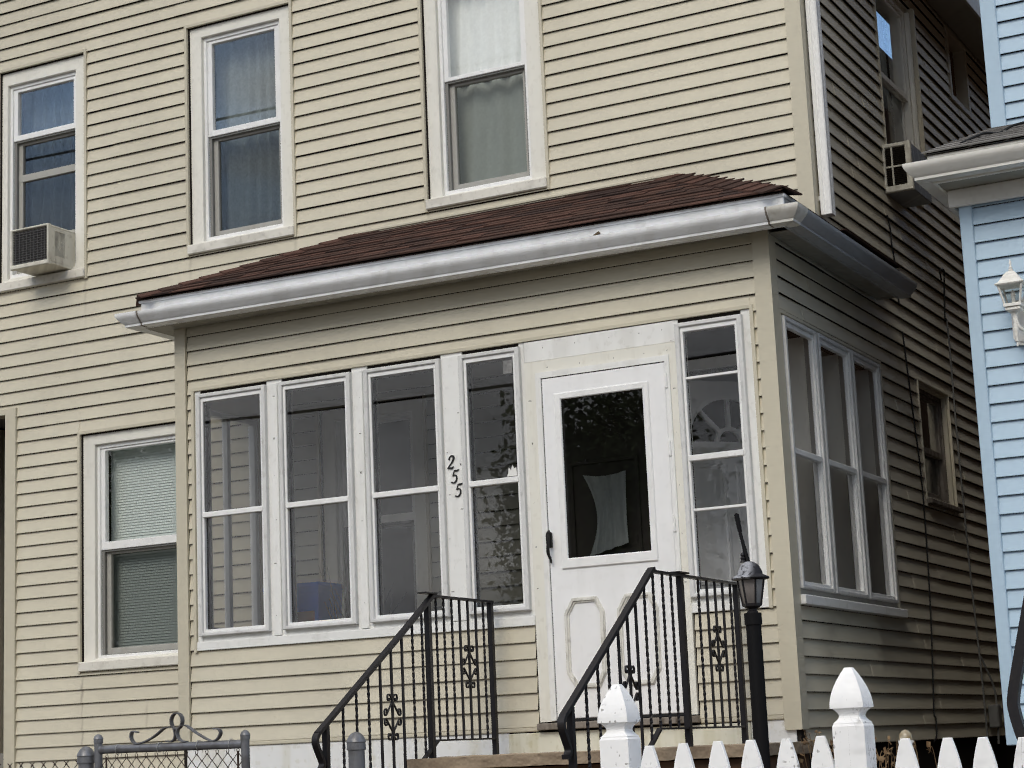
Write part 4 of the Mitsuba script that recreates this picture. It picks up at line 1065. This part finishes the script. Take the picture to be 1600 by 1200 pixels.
# wall lantern on the blue house
L = thing('wall_lantern', 'white coach lantern mounted on the pale blue wall', 'lantern')
lc = (1.430, -0.150, 0)
put(f'{L}__cap', loft4([(0.076, 0.076, 3.366), (0.080, 0.080, 3.372), (0.062, 0.062, 3.384), (0.048, 0.048, 3.405), (0.034, 0.034, 3.428), (0.020, 0.020, 3.444), (0.008, 0.008, 3.450)], lc), 'lantern_white')
put(f'{L}__finial', lathe([(0.001, 3.449), (0.012, 3.452), (0.013, 3.458), (0.006, 3.462), (0.012, 3.468), (0.007, 3.474), (0.005, 3.480), (0.007, 3.494), (0.004, 3.512), (0.001, 3.516)], lc), 'lantern_white', smooth=40)
fb = []
for sx in (-1, 1):
    for sy in (-1, 1):
        fb.append(tube([(lc[0] + sx * 0.064, lc[1] + sy * 0.064, 3.366), (lc[0] + sx * 0.041, lc[1] + sy * 0.041, 3.262)], 0.006, 4))
put(f'{L}__cage', cat(fb + [loft4([(0.048, 0.048, 3.248), (0.048, 0.048, 3.262), (0.040, 0.040, 3.266)], lc)]), 'lantern_white')
put(f'{L}__glass', trimesh.Trimesh(loft4([(0.040, 0.040, 3.266), (0.062, 0.062, 3.364)], lc).vertices, loft4([(0.04, 0.04, 0), (0.06, 0.06, 1)]).faces[:8], process=False), 'bulb_glass')
put(f'{L}__candle', lathe([(0.001, 3.264), (0.010, 3.264), (0.010, 3.30), (0.014, 3.312), (0.010, 3.335), (0.001, 3.345)], lc), 'paper', smooth=40)
put(f'{L}__base', loft4([(0.030, 0.030, 3.222), (0.040, 0.040, 3.230), (0.040, 0.040, 3.240), (0.034, 0.034, 3.2475)], lc), 'lantern_white')
put(f'{L}__tail', lathe([(0.001, 3.028), (0.005, 3.032), (0.006, 3.046), (0.004, 3.052), (0.013, 3.060), (0.005, 3.066), (0.012, 3.10), (0.014, 3.13), (0.009, 3.165), (0.013, 3.185), (0.009, 3.20), (0.018, 3.222), (0.001, 3.2225)], lc), 'lantern_white', smooth=40)
bp = Polygon([(1.384, 3.10), (1.41, 3.062), (1.50, 3.048), (1.585, 3.062), (1.60, 3.10), (1.60, 3.27), (1.57, 3.31), (1.40, 3.31), (1.384, 3.27)])
put(f'{L}__backplate', cat([poly_extrude(bp, -0.030, -0.006), poly_extrude(bp.buffer(-0.018, join_style=2), -0.040, -0.0295)]), 'lantern_white')
put(f'{L}__arm', tube(smoothline([(1.50, -0.04, 3.17), (1.49, -0.08, 3.13), (1.465, -0.12, 3.12), (1.44, -0.148, 3.15), (1.432, -0.15, 3.21)]), 0.010, 8), 'lantern_white', smooth=40)

# ------------------------------------------------------------------ entry steps
ST = thing('entry_steps', 'brownstone landing and steps in front of the storm door', 'steps')


def rough(m, amp, edge=0.05):
    m = m.subdivide_to_size(edge, max_iter=12) if hasattr(m, 'subdivide_to_size') else m
    n = meshkit.fbm(m.vertices * 9.0, 3, seed=3) - 0.5
    m.vertices = m.vertices + m.vertex_normals * n[:, None] * amp
    return m


def slab(x0, x1, y0, y1, z0, z1):
    v, f = trimesh.remesh.subdivide_to_size(trimesh.creation.box(extents=(x1 - x0, y1 - y0, z1 - z0)).vertices, trimesh.creation.box().faces, 0.05, max_iter=14)
    m = trimesh.Trimesh(v + np.array([(x0 + x1) / 2, (y0 + y1) / 2, (z0 + z1) / 2]), f, process=True)
    n = meshkit.fbm(m.vertices * 8.0, 3, seed=3) - 0.5
    m.vertices = m.vertices + m.vertex_normals * (n[:, None] * 0.022)
    return m


put(f'{ST}__landing', slab(-1.94, 0.10, -1.10, -0.008, 0.922, 0.984), 'brownstone', smooth=40)
put(f'{ST}__riser', bx(-1.88, 0.04, -1.04, -0.012, -0.05, 0.916), 'foundation')
for i in range(4):
    y1 = -1.045 - i * 0.28
    z1 = 0.80 - i * 0.19
    put(f'{ST}__tread', slab(-1.90, -0.28, y1 - 0.30, y1, z1 - 0.055, z1), 'brownstone', smooth=40)
    put(f'{ST}__riser', bx(-1.86, -0.32, y1 - 0.24, y1 - 0.001, -0.05, z1 - 0.06), 'foundation')

# ------------------------------------------------------------------ iron railings
def sqbar(p0, p1, s, twist=0.0, n=1, ey=(1, 0, 0)):
    p0, p1 = np.array(p0, float), np.array(p1, float)
    z = (p1 - p0) / np.linalg.norm(p1 - p0)
    x = np.array(ey, float)
    x = x - z * (x @ z)
    x /= np.linalg.norm(x)
    y = np.cross(z, x)
    V, F = [], []
    for i in range(n + 1):
        t = i / n
        a = twist * t
        for k in range(4):
            th = a + math.pi / 4 + k * math.pi / 2
            V.append(p0 + (p1 - p0) * t + s * 0.7071 * (x * math.cos(th) + y * math.sin(th)))
    for i in range(n):
        for k in range(4):
            q = (k + 1) % 4
            F += [(i * 4 + k, i * 4 + q, (i + 1) * 4 + q), (i * 4 + k, (i + 1) * 4 + q, (i + 1) * 4 + k)]
    F += [(0, 2, 1), (0, 3, 2), (n * 4, n * 4 + 1, n * 4 + 2), (n * 4, n * 4 + 2, n * 4 + 3)]
    return trimesh.Trimesh(V, F, process=False)


def ribbon(pts, wide, thick, axis):
    """flat bar swept along pts (wide along axis)"""
    p = np.asarray(pts, float)
    t = np.gradient(p, axis=0)
    t /= np.linalg.norm(t, axis=1, keepdims=True)
    ax = np.array(axis, float)
    nrm = np.cross(t, ax)
    nrm /= np.linalg.norm(nrm, axis=1, keepdims=True)
    V, F = [], []
    for i in range(len(p)):
        for a, b in ((-1, -1), (1, -1), (1, 1), (-1, 1)):
            V.append(p[i] + ax * a * wide / 2 + nrm[i] * b * thick / 2)
    n = len(p) - 1
    for i in range(n):
        for k in range(4):
            q = (k + 1) % 4
            F += [(i * 4 + k, i * 4 + q, (i + 1) * 4 + q), (i * 4 + k, (i + 1) * 4 + q, (i + 1) * 4 + k)]
    F += [(0, 2, 1), (0, 3, 2), (n * 4, n * 4 + 1, n * 4 + 2), (n * 4, n * 4 + 2, n * 4 + 3)]
    return trimesh.Trimesh(V, F, process=False)


def scroll(x, y, z, w=0.115, h=0.27):
    """diamond scroll ornament between balusters, in the plane x = const"""
    ms = []
    for sy in (-1, 1):
        for sz in (-1, 1):
            pts = [(0.34, 0.02), (0.52, 0.10), (0.86, 0.06), (0.98, 0.22), (0.88, 0.40), (0.66, 0.36), (0.64, 0.24)]
            pts = [(0.10, 0.60), (0.42, 0.36), (0.70, 0.14), (0.86, 0.07), (0.98, 0.14), (0.96, 0.30), (0.78, 0.36), (0.68, 0.27), (0.76, 0.20)]
            ms.append(ribbon(smoothline([(x, y + sy * a * w, z + sz * b * h) for a, b in pts], 5), 0.010, 0.006, (1, 0, 0)))
            top = [(0.04, 0.60), (0.10, 0.82), (0.30, 0.97), (0.52, 0.96), (0.58, 0.82), (0.50, 0.72), (0.34, 0.74), (0.32, 0.83)]
            ms.append(ribbon(smoothline([(x, y + sy * a * w, z + sz * b * h) for a, b in top], 5), 0.010, 0.007, (1, 0, 0)))
    ms.append(obox((x, y, z + 0.60 * h), (1, 0, 0), (0, 1, 0), (0, 0, 1), 0.014, 0.022, 0.03))
    ms.append(obox((x, y, z - 0.60 * h), (1, 0, 0), (0, 1, 0), (0, 0, 1), 0.014, 0.022, 0.03))
    return cat(ms)


def railing(label, x, yw, yn, yb, ye_, zt, ze, zland, flat, slope, flat_sc, slope_sc, zlow=1.082):
    K = thing('stair_railing', label, 'railing', 'black iron railings of the entry steps')
    sl = (zt - ze) / (yb - ye_)

    def ztop(y):
        return zt if y > yb else zt - (yb - y) * sl

    def zbot(y):
        return zlow if y > yb + 0.0 else zlow - (yb - y) * sl
    put(f'{K}__post', sqbar((x, yw, zland), (x, yw, zt - 0.004), 0.030), 'black_iron')
    put(f'{K}__post', sqbar((x, yn, zland), (x, yn, ztop(yn) - 0.004), 0.032), 'black_iron')
    yend = ye_ + 0.10
    put(f'{K}__post', sqbar((x, yend, zbot(yend) - 0.45), (x, yend, ztop(yend) - 0.01), 0.030), 'black_iron')
    put(f'{K}__post_cap', bx(x - 0.03, x + 0.03, yn - 0.065, yn + 0.075, zt + 0.010, zt + 0.019, 0.003), 'black_iron')
    put(f'{K}__top_rail', ribbon([(x, yw + 0.02, zt), (x, yb, zt)], 0.034, 0.014, (1, 0, 0)), 'black_iron')
    lam = smoothline([(x, yb + 0.03, zt + 0.010), (x, yb - 0.02, zt - 0.008), (x, yb - 0.30, ztop(yb - 0.30)), (x, ye_ + 0.12, ztop(ye_ + 0.12)), (x, ye_ + 0.02, ztop(ye_ + 0.02)), (x, ye_, ze - 0.03), (x, ye_ + 0.030, ze - 0.085), (x, ye_ + 0.060, ze - 0.135), (x, ye_ + 0.045, ze - 0.165), (x, ye_ + 0.02, ze - 0.17)], 6)
    put(f'{K}__handrail', ribbon(lam, 0.034, 0.021, (1, 0, 0)), 'black_iron')
    put(f'{K}__bottom_rail', ribbon([(x, yw, zlow), (x, yb, zlow)], 0.026, 0.010, (1, 0, 0)), 'black_iron')
    put(f'{K}__bottom_rail', ribbon([(x, yb + 0.005, zlow), (x, yend, zbot(yend))], 0.026, 0.012, (1, 0, 0)), 'black_iron')
    for lst, isflat in ((flat, True), (slope, False)):
        for y, tw in lst:
            a, b = (x, y, zbot(y)), (x, y, ztop(y) - 0.006)
            n = 40 if tw else 1
            put(f'{K}__baluster', sqbar(a, b, 0.0122, twist=(b[2] - a[2]) * 42.0 * tw, n=n), 'black_iron')
    for y, z in flat_sc + slope_sc:
        put(f'{K}__scroll_ornament', scroll(x, y, z, 0.088, 0.125), 'black_iron')
    return K


railing('black iron railing with twisted balusters left of the storm door steps', -1.89, -0.10, -0.862, -0.80, -2.06, 1.900, 1.120, 0.984,
        [(-0.765, 1), (-0.675, 1), (-0.58, 1), (-0.485, 0), (-0.385, 0), (-0.288, 0), (-0.192, 1)], [(-0.935, 1), (-1.045, 1), (-1.165, 0), (-1.285, 0), (-1.405, 0), (-1.53, 1), (-1.655, 1), (-1.79, 1)], [(-0.385, 1.505)], [(-1.285, 1.215)])
railing('black iron railing with twisted balusters right of the storm door, next to the lamp post', -0.297, -0.10, -0.925, -1.31, -2.44, 1.885, 1.135, 0.984,
        [(-0.19, 1), (-0.31, 0), (-0.425, 0), (-0.545, 0), (-0.67, 1), (-1.05, 1), (-1.165, 1)], [(-1.29, 1), (-1.41, 1), (-1.53, 0), (-1.64, 0), (-1.76, 0), (-1.89, 1), (-2.02, 1), (-2.16, 1)], [(-0.425, 1.51)], [(-1.64, 1.27)])

# blue house's stair rail, cut by the frame
put('curved_handrail', ribbon(smoothline([(1.80, -2.0, 1.62), (1.74, -2.0, 1.40), (1.692, -2.0, 1.22), (1.672, -2.0, 1.13), (1.672, -2.0, 1.08), (1.688, -2.0, 1.00), (1.708, -2.0, 0.92), (1.72, -2.0, 0.80)], 6), 0.05, 0.046, (0, 1, 0)), 'black_iron', smooth=40, label='black curved handrail end at the right edge before the blue house', cat='handrail')

# ------------------------------------------------------------------ lamp post
LP = thing('lamp_post', 'black garden lamp post with smoky glass head right of the porch steps', 'lamp post')
c = (0.112, -0.95, 0)
put(f'{LP}__post', lathe([(0.001, 0.0), (0.040, 0.0), (0.040, 1.592), (0.046, 1.594), (0.046, 1.655), (0.001, 1.655)], c, 28), 'black_plastic', smooth=40)
put(f'{LP}__neck', lathe([(0.030, 1.655), (0.030, 1.662), (0.022, 1.668), (0.022, 1.676), (0.040, 1.684), (0.044, 1.692), (0.001, 1.693)], c, 24), 'black_iron', smooth=40)


def hexloft(levels, c, faces=True):
    V, F = [], []
    n = 6
    for rr, z in levels:
        for k in range(n):
            a = math.radians(60 * k + 12)
            V.append((c[0] + rr * math.cos(a), c[1] + rr * math.sin(a), z))
    for i in range(len(levels) - 1):
        for k in range(n):
            q = (k + 1) % n
            F += [(i * n + k, i * n + q, (i + 1) * n + q), (i * n + k, (i + 1) * n + q, (i + 1) * n + k)]
    return trimesh.Trimesh(V, F, process=False)


put(f'{LP}__glass', hexloft([(0.046, 1.700), (0.068, 1.826)], c), 'smoky_glass')
put(f'{LP}__cage', cat([tube([(c[0] + 0.047 * math.cos(a), c[1] + 0.047 * math.sin(a), 1.695), (c[0] + 0.070 * math.cos(a), c[1] + 0.070 * math.sin(a), 1.828)], 0.0055, 4) for a in np.radians(np.arange(6) * 60 + 12)] + [hexloft([(0.038, 1.688), (0.050, 1.690), (0.052, 1.704), (0.046, 1.706)], c)]), 'black_iron')
put(f'{LP}__roof', lathe([(0.001, 1.925), (0.020, 1.923), (0.046, 1.905), (0.062, 1.874), (0.066, 1.856), (0.096, 1.842), (0.100, 1.836), (0.094, 1.830), (0.06, 1.829), (0.001, 1.829)], c, 24), 'dusty_black', smooth=30)
put(f'{LP}__finial', lathe([(0.001, 1.975), (0.008, 1.972), (0.012, 1.962), (0.007, 1.952), (0.014, 1.944), (0.008, 1.936), (0.016, 1.922), (0.001, 1.921)], (c[0] - 0.035, c[1], 0), 14), 'black_iron', smooth=40)
sk = thing('lamp_stick', 'thin black stick with a thicker grip leaning up from the lamp head', 'stick')
put(f'{sk}__rod', tube([(0.098, -0.93, 1.915), (0.075, -0.93, 2.03), (0.060, -0.93, 2.10)], [0.014, 0.010, 0.009], 8), 'black_plastic', smooth=40)
put(f'{sk}__grip', tube([(0.064, -0.93, 2.085), (0.056, -0.93, 2.14), (0.050, -0.93, 2.180), (0.049, -0.93, 2.186)], [0.011, 0.013, 0.013, 0.006], 10), 'black_plastic', smooth=40)

# ------------------------------------------------------------------ white picket fence
FZ = -3.6
PF = thing('picket_fence', 'white picket fence with pointed pickets and two gothic posts along the front', 'fence')


def gothic_post(x, tip):
    a = 0.060
    lv = [(a, a, -0.2), (a, a, tip - 0.212), (a - 0.004, a - 0.004, tip - 0.204)]
    for t in np.linspace(0, 1, 9):           # hollow neck
        s = math.sin(math.pi * t)
        lv.append((a - 0.004 - 0.018 * s, a - 0.004 - 0.018 * s, tip - 0.200 + 0.052 * t))
    lv += [(a + 0.003, a + 0.003, tip - 0.1465), (a + 0.003, a + 0.003, tip - 0.138)]
    for t in np.linspace(0.08, 1, 9):
        hw = (a + 0.003) * (1 - t ** 1.75) + 0.013 * t ** 1.75
        lv.append((hw, hw, tip - 0.138 + 0.138 * t))
    return loft4(lv, (x, FZ, 0))


put(f'{PF}__post', gothic_post(0.520, 1.240), 'fence_white')
put(f'{PF}__post', gothic_post(1.456, 1.250), 'fence_white')
put(f'{PF}__post', gothic_post(2.40, 1.245), 'fence_white')


def picket(x, tip, dx=0.0):
    h = [(0.0145, 0.0), (0.024, -0.030), (0.033, -0.062), (0.041, -0.098), (0.045, -0.128), (0.042, -0.134), (0.032, -0.146), (0.029, -0.160), (0.032, -0.176), (0.042, -0.188), (0.045, -0.196), (0.045, -1.0)]
    pg = Polygon([(x + a + dx * (b + 0.5), tip + b) for a, b in h] + [(x - a + dx * (b + 0.5), tip + b) for a, b in h[::-1]])
    m = poly_extrude(pg, FZ - 0.033, FZ - 0.014)
    f = poly_extrude(pg.buffer(-0.003, join_style=2), FZ - 0.036, FZ - 0.0325)
    return cat([m, f])


for x, z in ((0.648, 1.000), (0.787, 1.004), (0.930, 1.006), (1.063, 1.005), (1.202, 1.004), (1.337, 1.008), (1.649, 0.986), (1.800, 0.982), (1.931, 0.979), (2.073, 0.973), (2.212, 0.970)):
    put(f'{PF}__picket', picket(x + 0.004, z, rng.normal() * 0.006), 'fence_white')
for a, b in ((0.581, 1.395), (1.517, 2.339)):
    for z in (0.25, 0.78):
        put(f'{PF}__rail', bx(a, b, FZ - 0.013, FZ + 0.025, z - 0.035, z + 0.035, 0.004), 'fence_white')

# ------------------------------------------------------------------ chain-link gate and fence
GY = -3.6
CF = thing('chain_link_fence', 'rusty chain-link fence panel with a domed steel post at the lower left corner', 'fence')


def round_post(x, r_, tip, y=GY):
    s = r_ / 0.034
    return lathe([(0.001, -0.2), (r_, -0.2), (r_, tip - 0.075 * s), (r_ * 1.13, tip - 0.074 * s), (r_ * 1.16, tip - 0.070 * s), (r_ * 1.13, tip - 0.045 * s), (r_ * 1.20, tip - 0.042 * s), (r_ * 1.12, tip - 0.032 * s), (r_ * 0.82, tip - 0.014 * s), (r_ * 0.4, tip - 0.003 * s), (0.001, tip)], (x, y, 0), 24)


put(f'{CF}__post', round_post(-2.103, 0.0345, 1.107), 'galvanised', smooth=40)


def mesh_wires(x0, x1, ztop, zbot, pitch, y, barbs=True):
    """zig-zag wires, each woven with its neighbours"""
    ms = []
    n = int((x1 - x0) / pitch)
    hz = pitch * 1.05
    for i in range(n + 1):
        x = x0 + i * pitch
        pts = []
        k = 0
        z = ztop
        while z > zbot:
            pts.append((x + (pitch * 0.5 if k % 2 else 0.0) + 0.002, y + (0.003 if k % 2 else -0.003), z))
            pts.append((x + (pitch * 0.5 if k % 2 else 0.0) + (0.004 if k % 2 else -0.002), y + (-0.003 if k % 2 else 0.003), z - 0.006))
            z -= hz
            k += 1
        if len(pts) > 3:
            ms.append(tube(pts, 0.0019, 5, False))
        pts2 = []
        k = 0
        z = ztop
        while z > zbot:
            pts2.append((x + (pitch * 0.5 if not k % 2 else 0.0) + 0.002 - pitch * 0.0, y + (0.003 if k % 2 else -0.003), z - 0.004))
            z -= hz
            k += 1
        if barbs:
            ms.append(tube([(x - 0.012, y, ztop + 0.012), (x, y + 0.003, ztop), (x + 0.012, y, ztop - 0.012)], 0.0022, 5))
            ms.append(tube([(x + 0.012, y - 0.003, ztop + 0.014), (x, y - 0.004, ztop), (x - 0.012, y, ztop - 0.012)], 0.0022, 5))
    return ms


def diamonds(x0, x1, ztop, zbot, p, y, barbs):
    """two families of zig-zag wires that make diamonds of width p"""
    ms = []
    n = int(round((x1 - x0) / p))
    h = p * 0.56
    for i in range(n + 1):
        x = x0 + i * p
        pts = [(x, y, ztop)]
        z, k = ztop, 0
        while z > zbot:
            z -= h
            k += 1
            sx = p * 0.5 if k % 2 else 0.0
            pts.append((x + sx - (0.003 if k % 2 else -0.003), y + (0.003 if k % 2 else -0.003), z))
        ms.append(tube(pts, 0.0025, 5, False))
        pts = [(x, y + 0.002, ztop)]
        z, k = ztop, 0
        while z > zbot:
            z -= h
            k += 1
            sx = -p * 0.5 if k % 2 else 0.0
            pts.append((x + sx + (0.003 if k % 2 else -0.003), y + (-0.003 if k % 2 else 0.003), z))
        ms.append(tube(pts, 0.0025, 5, False))
        if barbs:
            ms.append(tube([(x - 0.013, y, ztop + 0.012), (x + 0.003, y + 0.004, ztop - 0.004)], 0.0024, 5))
            ms.append(tube([(x + 0.013, y, ztop + 0.012), (x - 0.003, y - 0.004, ztop - 0.004)], 0.0024, 5))
        else:
            ms.append(tube([(x - 0.004, y, ztop - 0.004), (x - 0.007, y, ztop + 0.010), (x, y, ztop + 0.018), (x + 0.007, y, ztop + 0.010), (x + 0.004, y, ztop - 0.004)], 0.0017, 5))
    return cat(ms)


put(f'{CF}__wire_mesh', diamonds(-3.80, -2.16, 1.035, 0.05, 0.066, GY, True), 'rusty_wire', kind='stuff')
GT = thing('chain_link_gate', 'grey chain-link gate with a scrolled ornament on its top rail', 'gate')
put(f'{GT}__frame_post', round_post(-2.033, 0.0185, 1.158), 'galvanised', smooth=40)
put(f'{GT}__frame_post', round_post(-1.238, 0.0185, 1.142), 'galvanised', smooth=40)
put(f'{GT}__top_rail', tube([(-2.02, GY, 1.088), (-1.25, GY, 1.083)], 0.0185, 16), 'galvanised', smooth=40)
put(f'{GT}__bottom_rail', tube([(-2.02, GY, 0.12), (-1.25, GY, 0.12)], 0.0185, 16), 'galvanised', smooth=40)
put(f'{GT}__wire_mesh', diamonds(-1.985, -1.285, 1.050, 0.14, 0.0545, GY, False), 'rusty_wire', kind='stuff')
put(f'{GT}__tension_bar', bx(-1.993, -1.985, GY - 0.004, GY + 0.004, 0.14, 1.055), 'rusty_wire')
put(f'{GT}__tension_bar', bx(-1.281, -1.273, GY - 0.004, GY + 0.004, 0.14, 1.055), 'rusty_wire')
put(f'{GT}__hinge', cat([lathe([(0.0355, 0.90), (0.040, 0.90), (0.040, 0.94), (0.0355, 0.94)], (-2.103, GY, 0)), bx(-2.066, -2.05, GY - 0.01, GY + 0.01, 0.905, 0.935)]), 'galvanised')
AX = (0, 1, 0)
z0 = 1.108


def orn(pts, wide=0.024, th=0.005):
    return ribbon(smoothline([(x, GY, z) for x, z in pts], 6), wide, th, AX)


put(f'{GT}__scroll', orn([(-1.598 + 0.030 * math.sin(a), 1.196 + 0.034 * math.cos(a)) for a in np.linspace(0, 2 * math.pi, 15)][:-1] + [(-1.597, 1.230)]), 'galvanised', smooth=40)
put(f'{GT}__scroll', orn([(-1.628, 1.172), (-1.665, 1.168), (-1.72, 1.135), (-1.78, 1.112), (-1.825, 1.108), (-1.848, 1.132), (-1.842, 1.160), (-1.812, 1.156)]), 'galvanised', smooth=40)
put(f'{GT}__scroll', orn([(-1.575, 1.176), (-1.545, 1.172), (-1.49, 1.138), (-1.42, 1.104), (-1.385, 1.108), (-1.366, 1.132), (-1.374, 1.150), (-1.402, 1.154)]), 'galvanised', smooth=40)
put(f'{GT}__scroll', orn([(-1.612, 1.164), (-1.606, 1.14), (-1.612, 1.118), (-1.632, 1.108), (-1.655, 1.112)]), 'galvanised', smooth=40)
put(f'{GT}__scroll', orn([(-1.592, 1.164), (-1.596, 1.14), (-1.586, 1.118), (-1.566, 1.107), (-1.545, 1.106)]), 'galvanised', smooth=40)
for x in (-1.93, -1.70, -1.49, -1.32):
    a = np.linspace(0, 2 * math.pi * 1.2, 14)
    put(f'{GT}__tie_wire', tube([(x + 0.012 * t / 7, GY + 0.0215 * math.sin(t), 1.086 + 0.0215 * math.cos(t)) for t in a] + [(x + 0.03, GY - 0.004, 1.055)], 0.0016, 5), 'tie_wire')
put('latch_post', round_post(-0.680, 0.0345, 1.110), 'galvanised', smooth=40, label='domed galvanised steel post standing before the steps, between the gate and the railing', cat='post')

# ------------------------------------------------------------------ small things in the side yard
SLt = thing('garden_light', 'small amber domed garden light behind the pickets right of the tall fence post', 'garden light')
put(f'{SLt}__dome', lathe([(0.001, 1.022), (0.016, 1.016), (0.028, 1.000), (0.032, 0.978), (0.030, 0.972), (0.001, 0.970)], (1.034, -1.5, 0)), 'amber', smooth=40)
put(f'{SLt}__stem', lathe([(0.036, 0.972), (0.036, 0.960), (0.028, 0.955), (0.026, 0.70), (0.01, 0.69), (0.008, 0.0), (0.001, 0.0)], (1.034, -1.5, 0)), 'paper', smooth=40)


def weeds(x, y, n, spread, h, seed, label):
    r = np.random.default_rng(seed)
    ms = []
    for i in range(n):
        bx_, by_ = x + r.normal() * spread, y + r.normal() * spread * 0.6
        hh = h * (0.55 + 0.5 * r.random())
        a = r.random() * 6.28
        lean = 0.12 * r.random()
        p = [(bx_, by_, 0.0), (bx_ + lean * 0.3 * math.cos(a), by_ + lean * 0.3 * math.sin(a), hh * 0.6), (bx_ + lean * math.cos(a), by_ + lean * math.sin(a), hh)]
        if r.random() < 0.5:
            p.append((bx_ + (lean + 0.04) * math.cos(a), by_ + (lean + 0.04) * math.sin(a), hh - 0.02 * r.random()))
        q = smoothline(p, 4)
        ms.append(tube(q, np.linspace(0.0030, 0.0012, len(q)), 4, False))
        for _ in range(5):
            c0 = q[r.integers(len(q) // 2, len(q))]
            d1, d2 = r.normal(size=3) * 0.012, r.normal(size=3) * 0.012
            ms.append(trimesh.Trimesh([c0, c0 + d1, c0 + d1 + d2, c0 + d2], [(0, 1, 2), (0, 2, 3)], process=False))
    put('dry_weeds', cat(ms), 'dry_grass', label=label, cat='weeds', kind='stuff')


weeds(0.55, -0.5, 110, 0.16, 0.96, 3, 'brown dry weeds behind the fence, right of the tall gothic post')
weeds(0.22, -0.45, 60, 0.09, 0.97, 4, 'brown dry weeds at the foot of the porch corner behind the pickets')

# ------------------------------------------------------------------ ground
def plate(x0, x1, y0, y1, z):
    return trimesh.Trimesh([(x0, y0, z), (x1, y0, z), (x1, y1, z), (x0, y1, z)], [(0, 1, 2), (0, 2, 3)], process=False)


put('ground', plate(-600, 600, -600, 600, -0.75), 'soil', kind='structure', label='ground', cat=None)
put('yard', bx(-30, 30, -3.9, 30, -0.74, 0.0, 0.02), 'soil', kind='structure')
put('pavement', bx(-30, 30, -6.6, -3.91, -0.74, -0.48, 0.02), 'concrete', kind='structure')
put('road', bx(-60, 60, -15.0, -6.62, -0.74, -0.60, 0.01), 'asphalt', kind='structure')

# ------------------------------------------------------------------ what the window panes reflect: street trees and a wire behind the camera
def tree(x, y, zc, rx, rz, n, seed, label):
    K = thing('street_tree', label, 'tree', 'trees across the street')
    r = np.random.default_rng(seed)
    tr = tube(smoothline([(x, y, -0.6), (x + 0.05, y, 1.2), (x - 0.05, y + 0.05, zc - 0.2), (x, y, zc + rz * 0.6)]), np.linspace(0.16, 0.04, 19), 8)
    put(f'{K}__trunk', tr, 'bark', smooth=40)
    cl = []
    for i in range(46):
        v = r.normal(size=3)
        v /= np.linalg.norm(v)
        cl.append(np.array([x, y, zc]) + v * np.array([rx, rx, rz]) * (0.45 + 0.5 * r.random()))
    lim = [tube([(x, y, zc - rz * 0.5), (np.array([x, y, zc]) + c0) / 2, c0], [0.05, 0.03, 0.01], 5) for c0 in cl[:20]]
    put(f'{K}__limbs', cat(lim), 'bark', kind='stuff')
    cc = np.array(cl)[r.integers(0, len(cl), n)] + r.normal(size=(n, 3)) * np.array([rx, rx, rz]) * 0.17
    a = r.normal(size=(n, 3))
    a /= np.linalg.norm(a, axis=1, keepdims=True)
    b = np.cross(a, r.normal(size=(n, 3)))
    b /= np.linalg.norm(b, axis=1, keepdims=True)
    s = (0.035 + 0.03 * r.random((n, 1)))
    V = np.stack([cc - a * s, cc + b * s * 0.55, cc + a * s, cc - b * s * 0.55], 1).reshape(-1, 3)
    i4 = np.arange(n)[:, None] * 4
    F = np.vstack([i4 + [[0, 1, 2]], i4 + [[0, 2, 3]]])
    put(f'{K}__crown', trimesh.Trimesh(V, F, process=False), 'leaf_green', kind='stuff')


tree(-6.45, -11.5, 3.75, 1.35, 1.9, 24000, 31, 'leafy street tree mirrored in the storm door glass and the pane beside it')
tree(-14.6, -11.0, 4.2, 1.5, 2.0, 20000, 32, 'leafy street tree mirrored in the ground-floor window left of the porch')
put('utility_wire', tube([(-22 + i * 2.0, -10.0, 5.35 + 0.0028 * (-22 + i * 2.0 + 6.5) ** 2) for i in range(18)], 0.02, 6), 'cable_black', smooth=40, label='overhead wire mirrored across the porch windows', cat='wire')
put('utility_wire', tube([(-22 + i * 2.0, -10.05, 10.35 + 0.0016 * (-22 + i * 2.0 + 8.0) ** 2) for i in range(18)], 0.02, 6), 'cable_black', smooth=40, label='thick overhead cable mirrored in the two left upstairs windows', cat='wire')
for x, w_ in ((-22.0, 'left'), (12.0, 'right')):
    put('utility_pole', tube([(x, -10.0, -0.6), (x, -10.0, 11.6)], [0.17, 0.11], 12), 'bark', smooth=40, label=f'wooden utility pole at the {w_} end of the overhead wire, out of view', cat='utility pole')
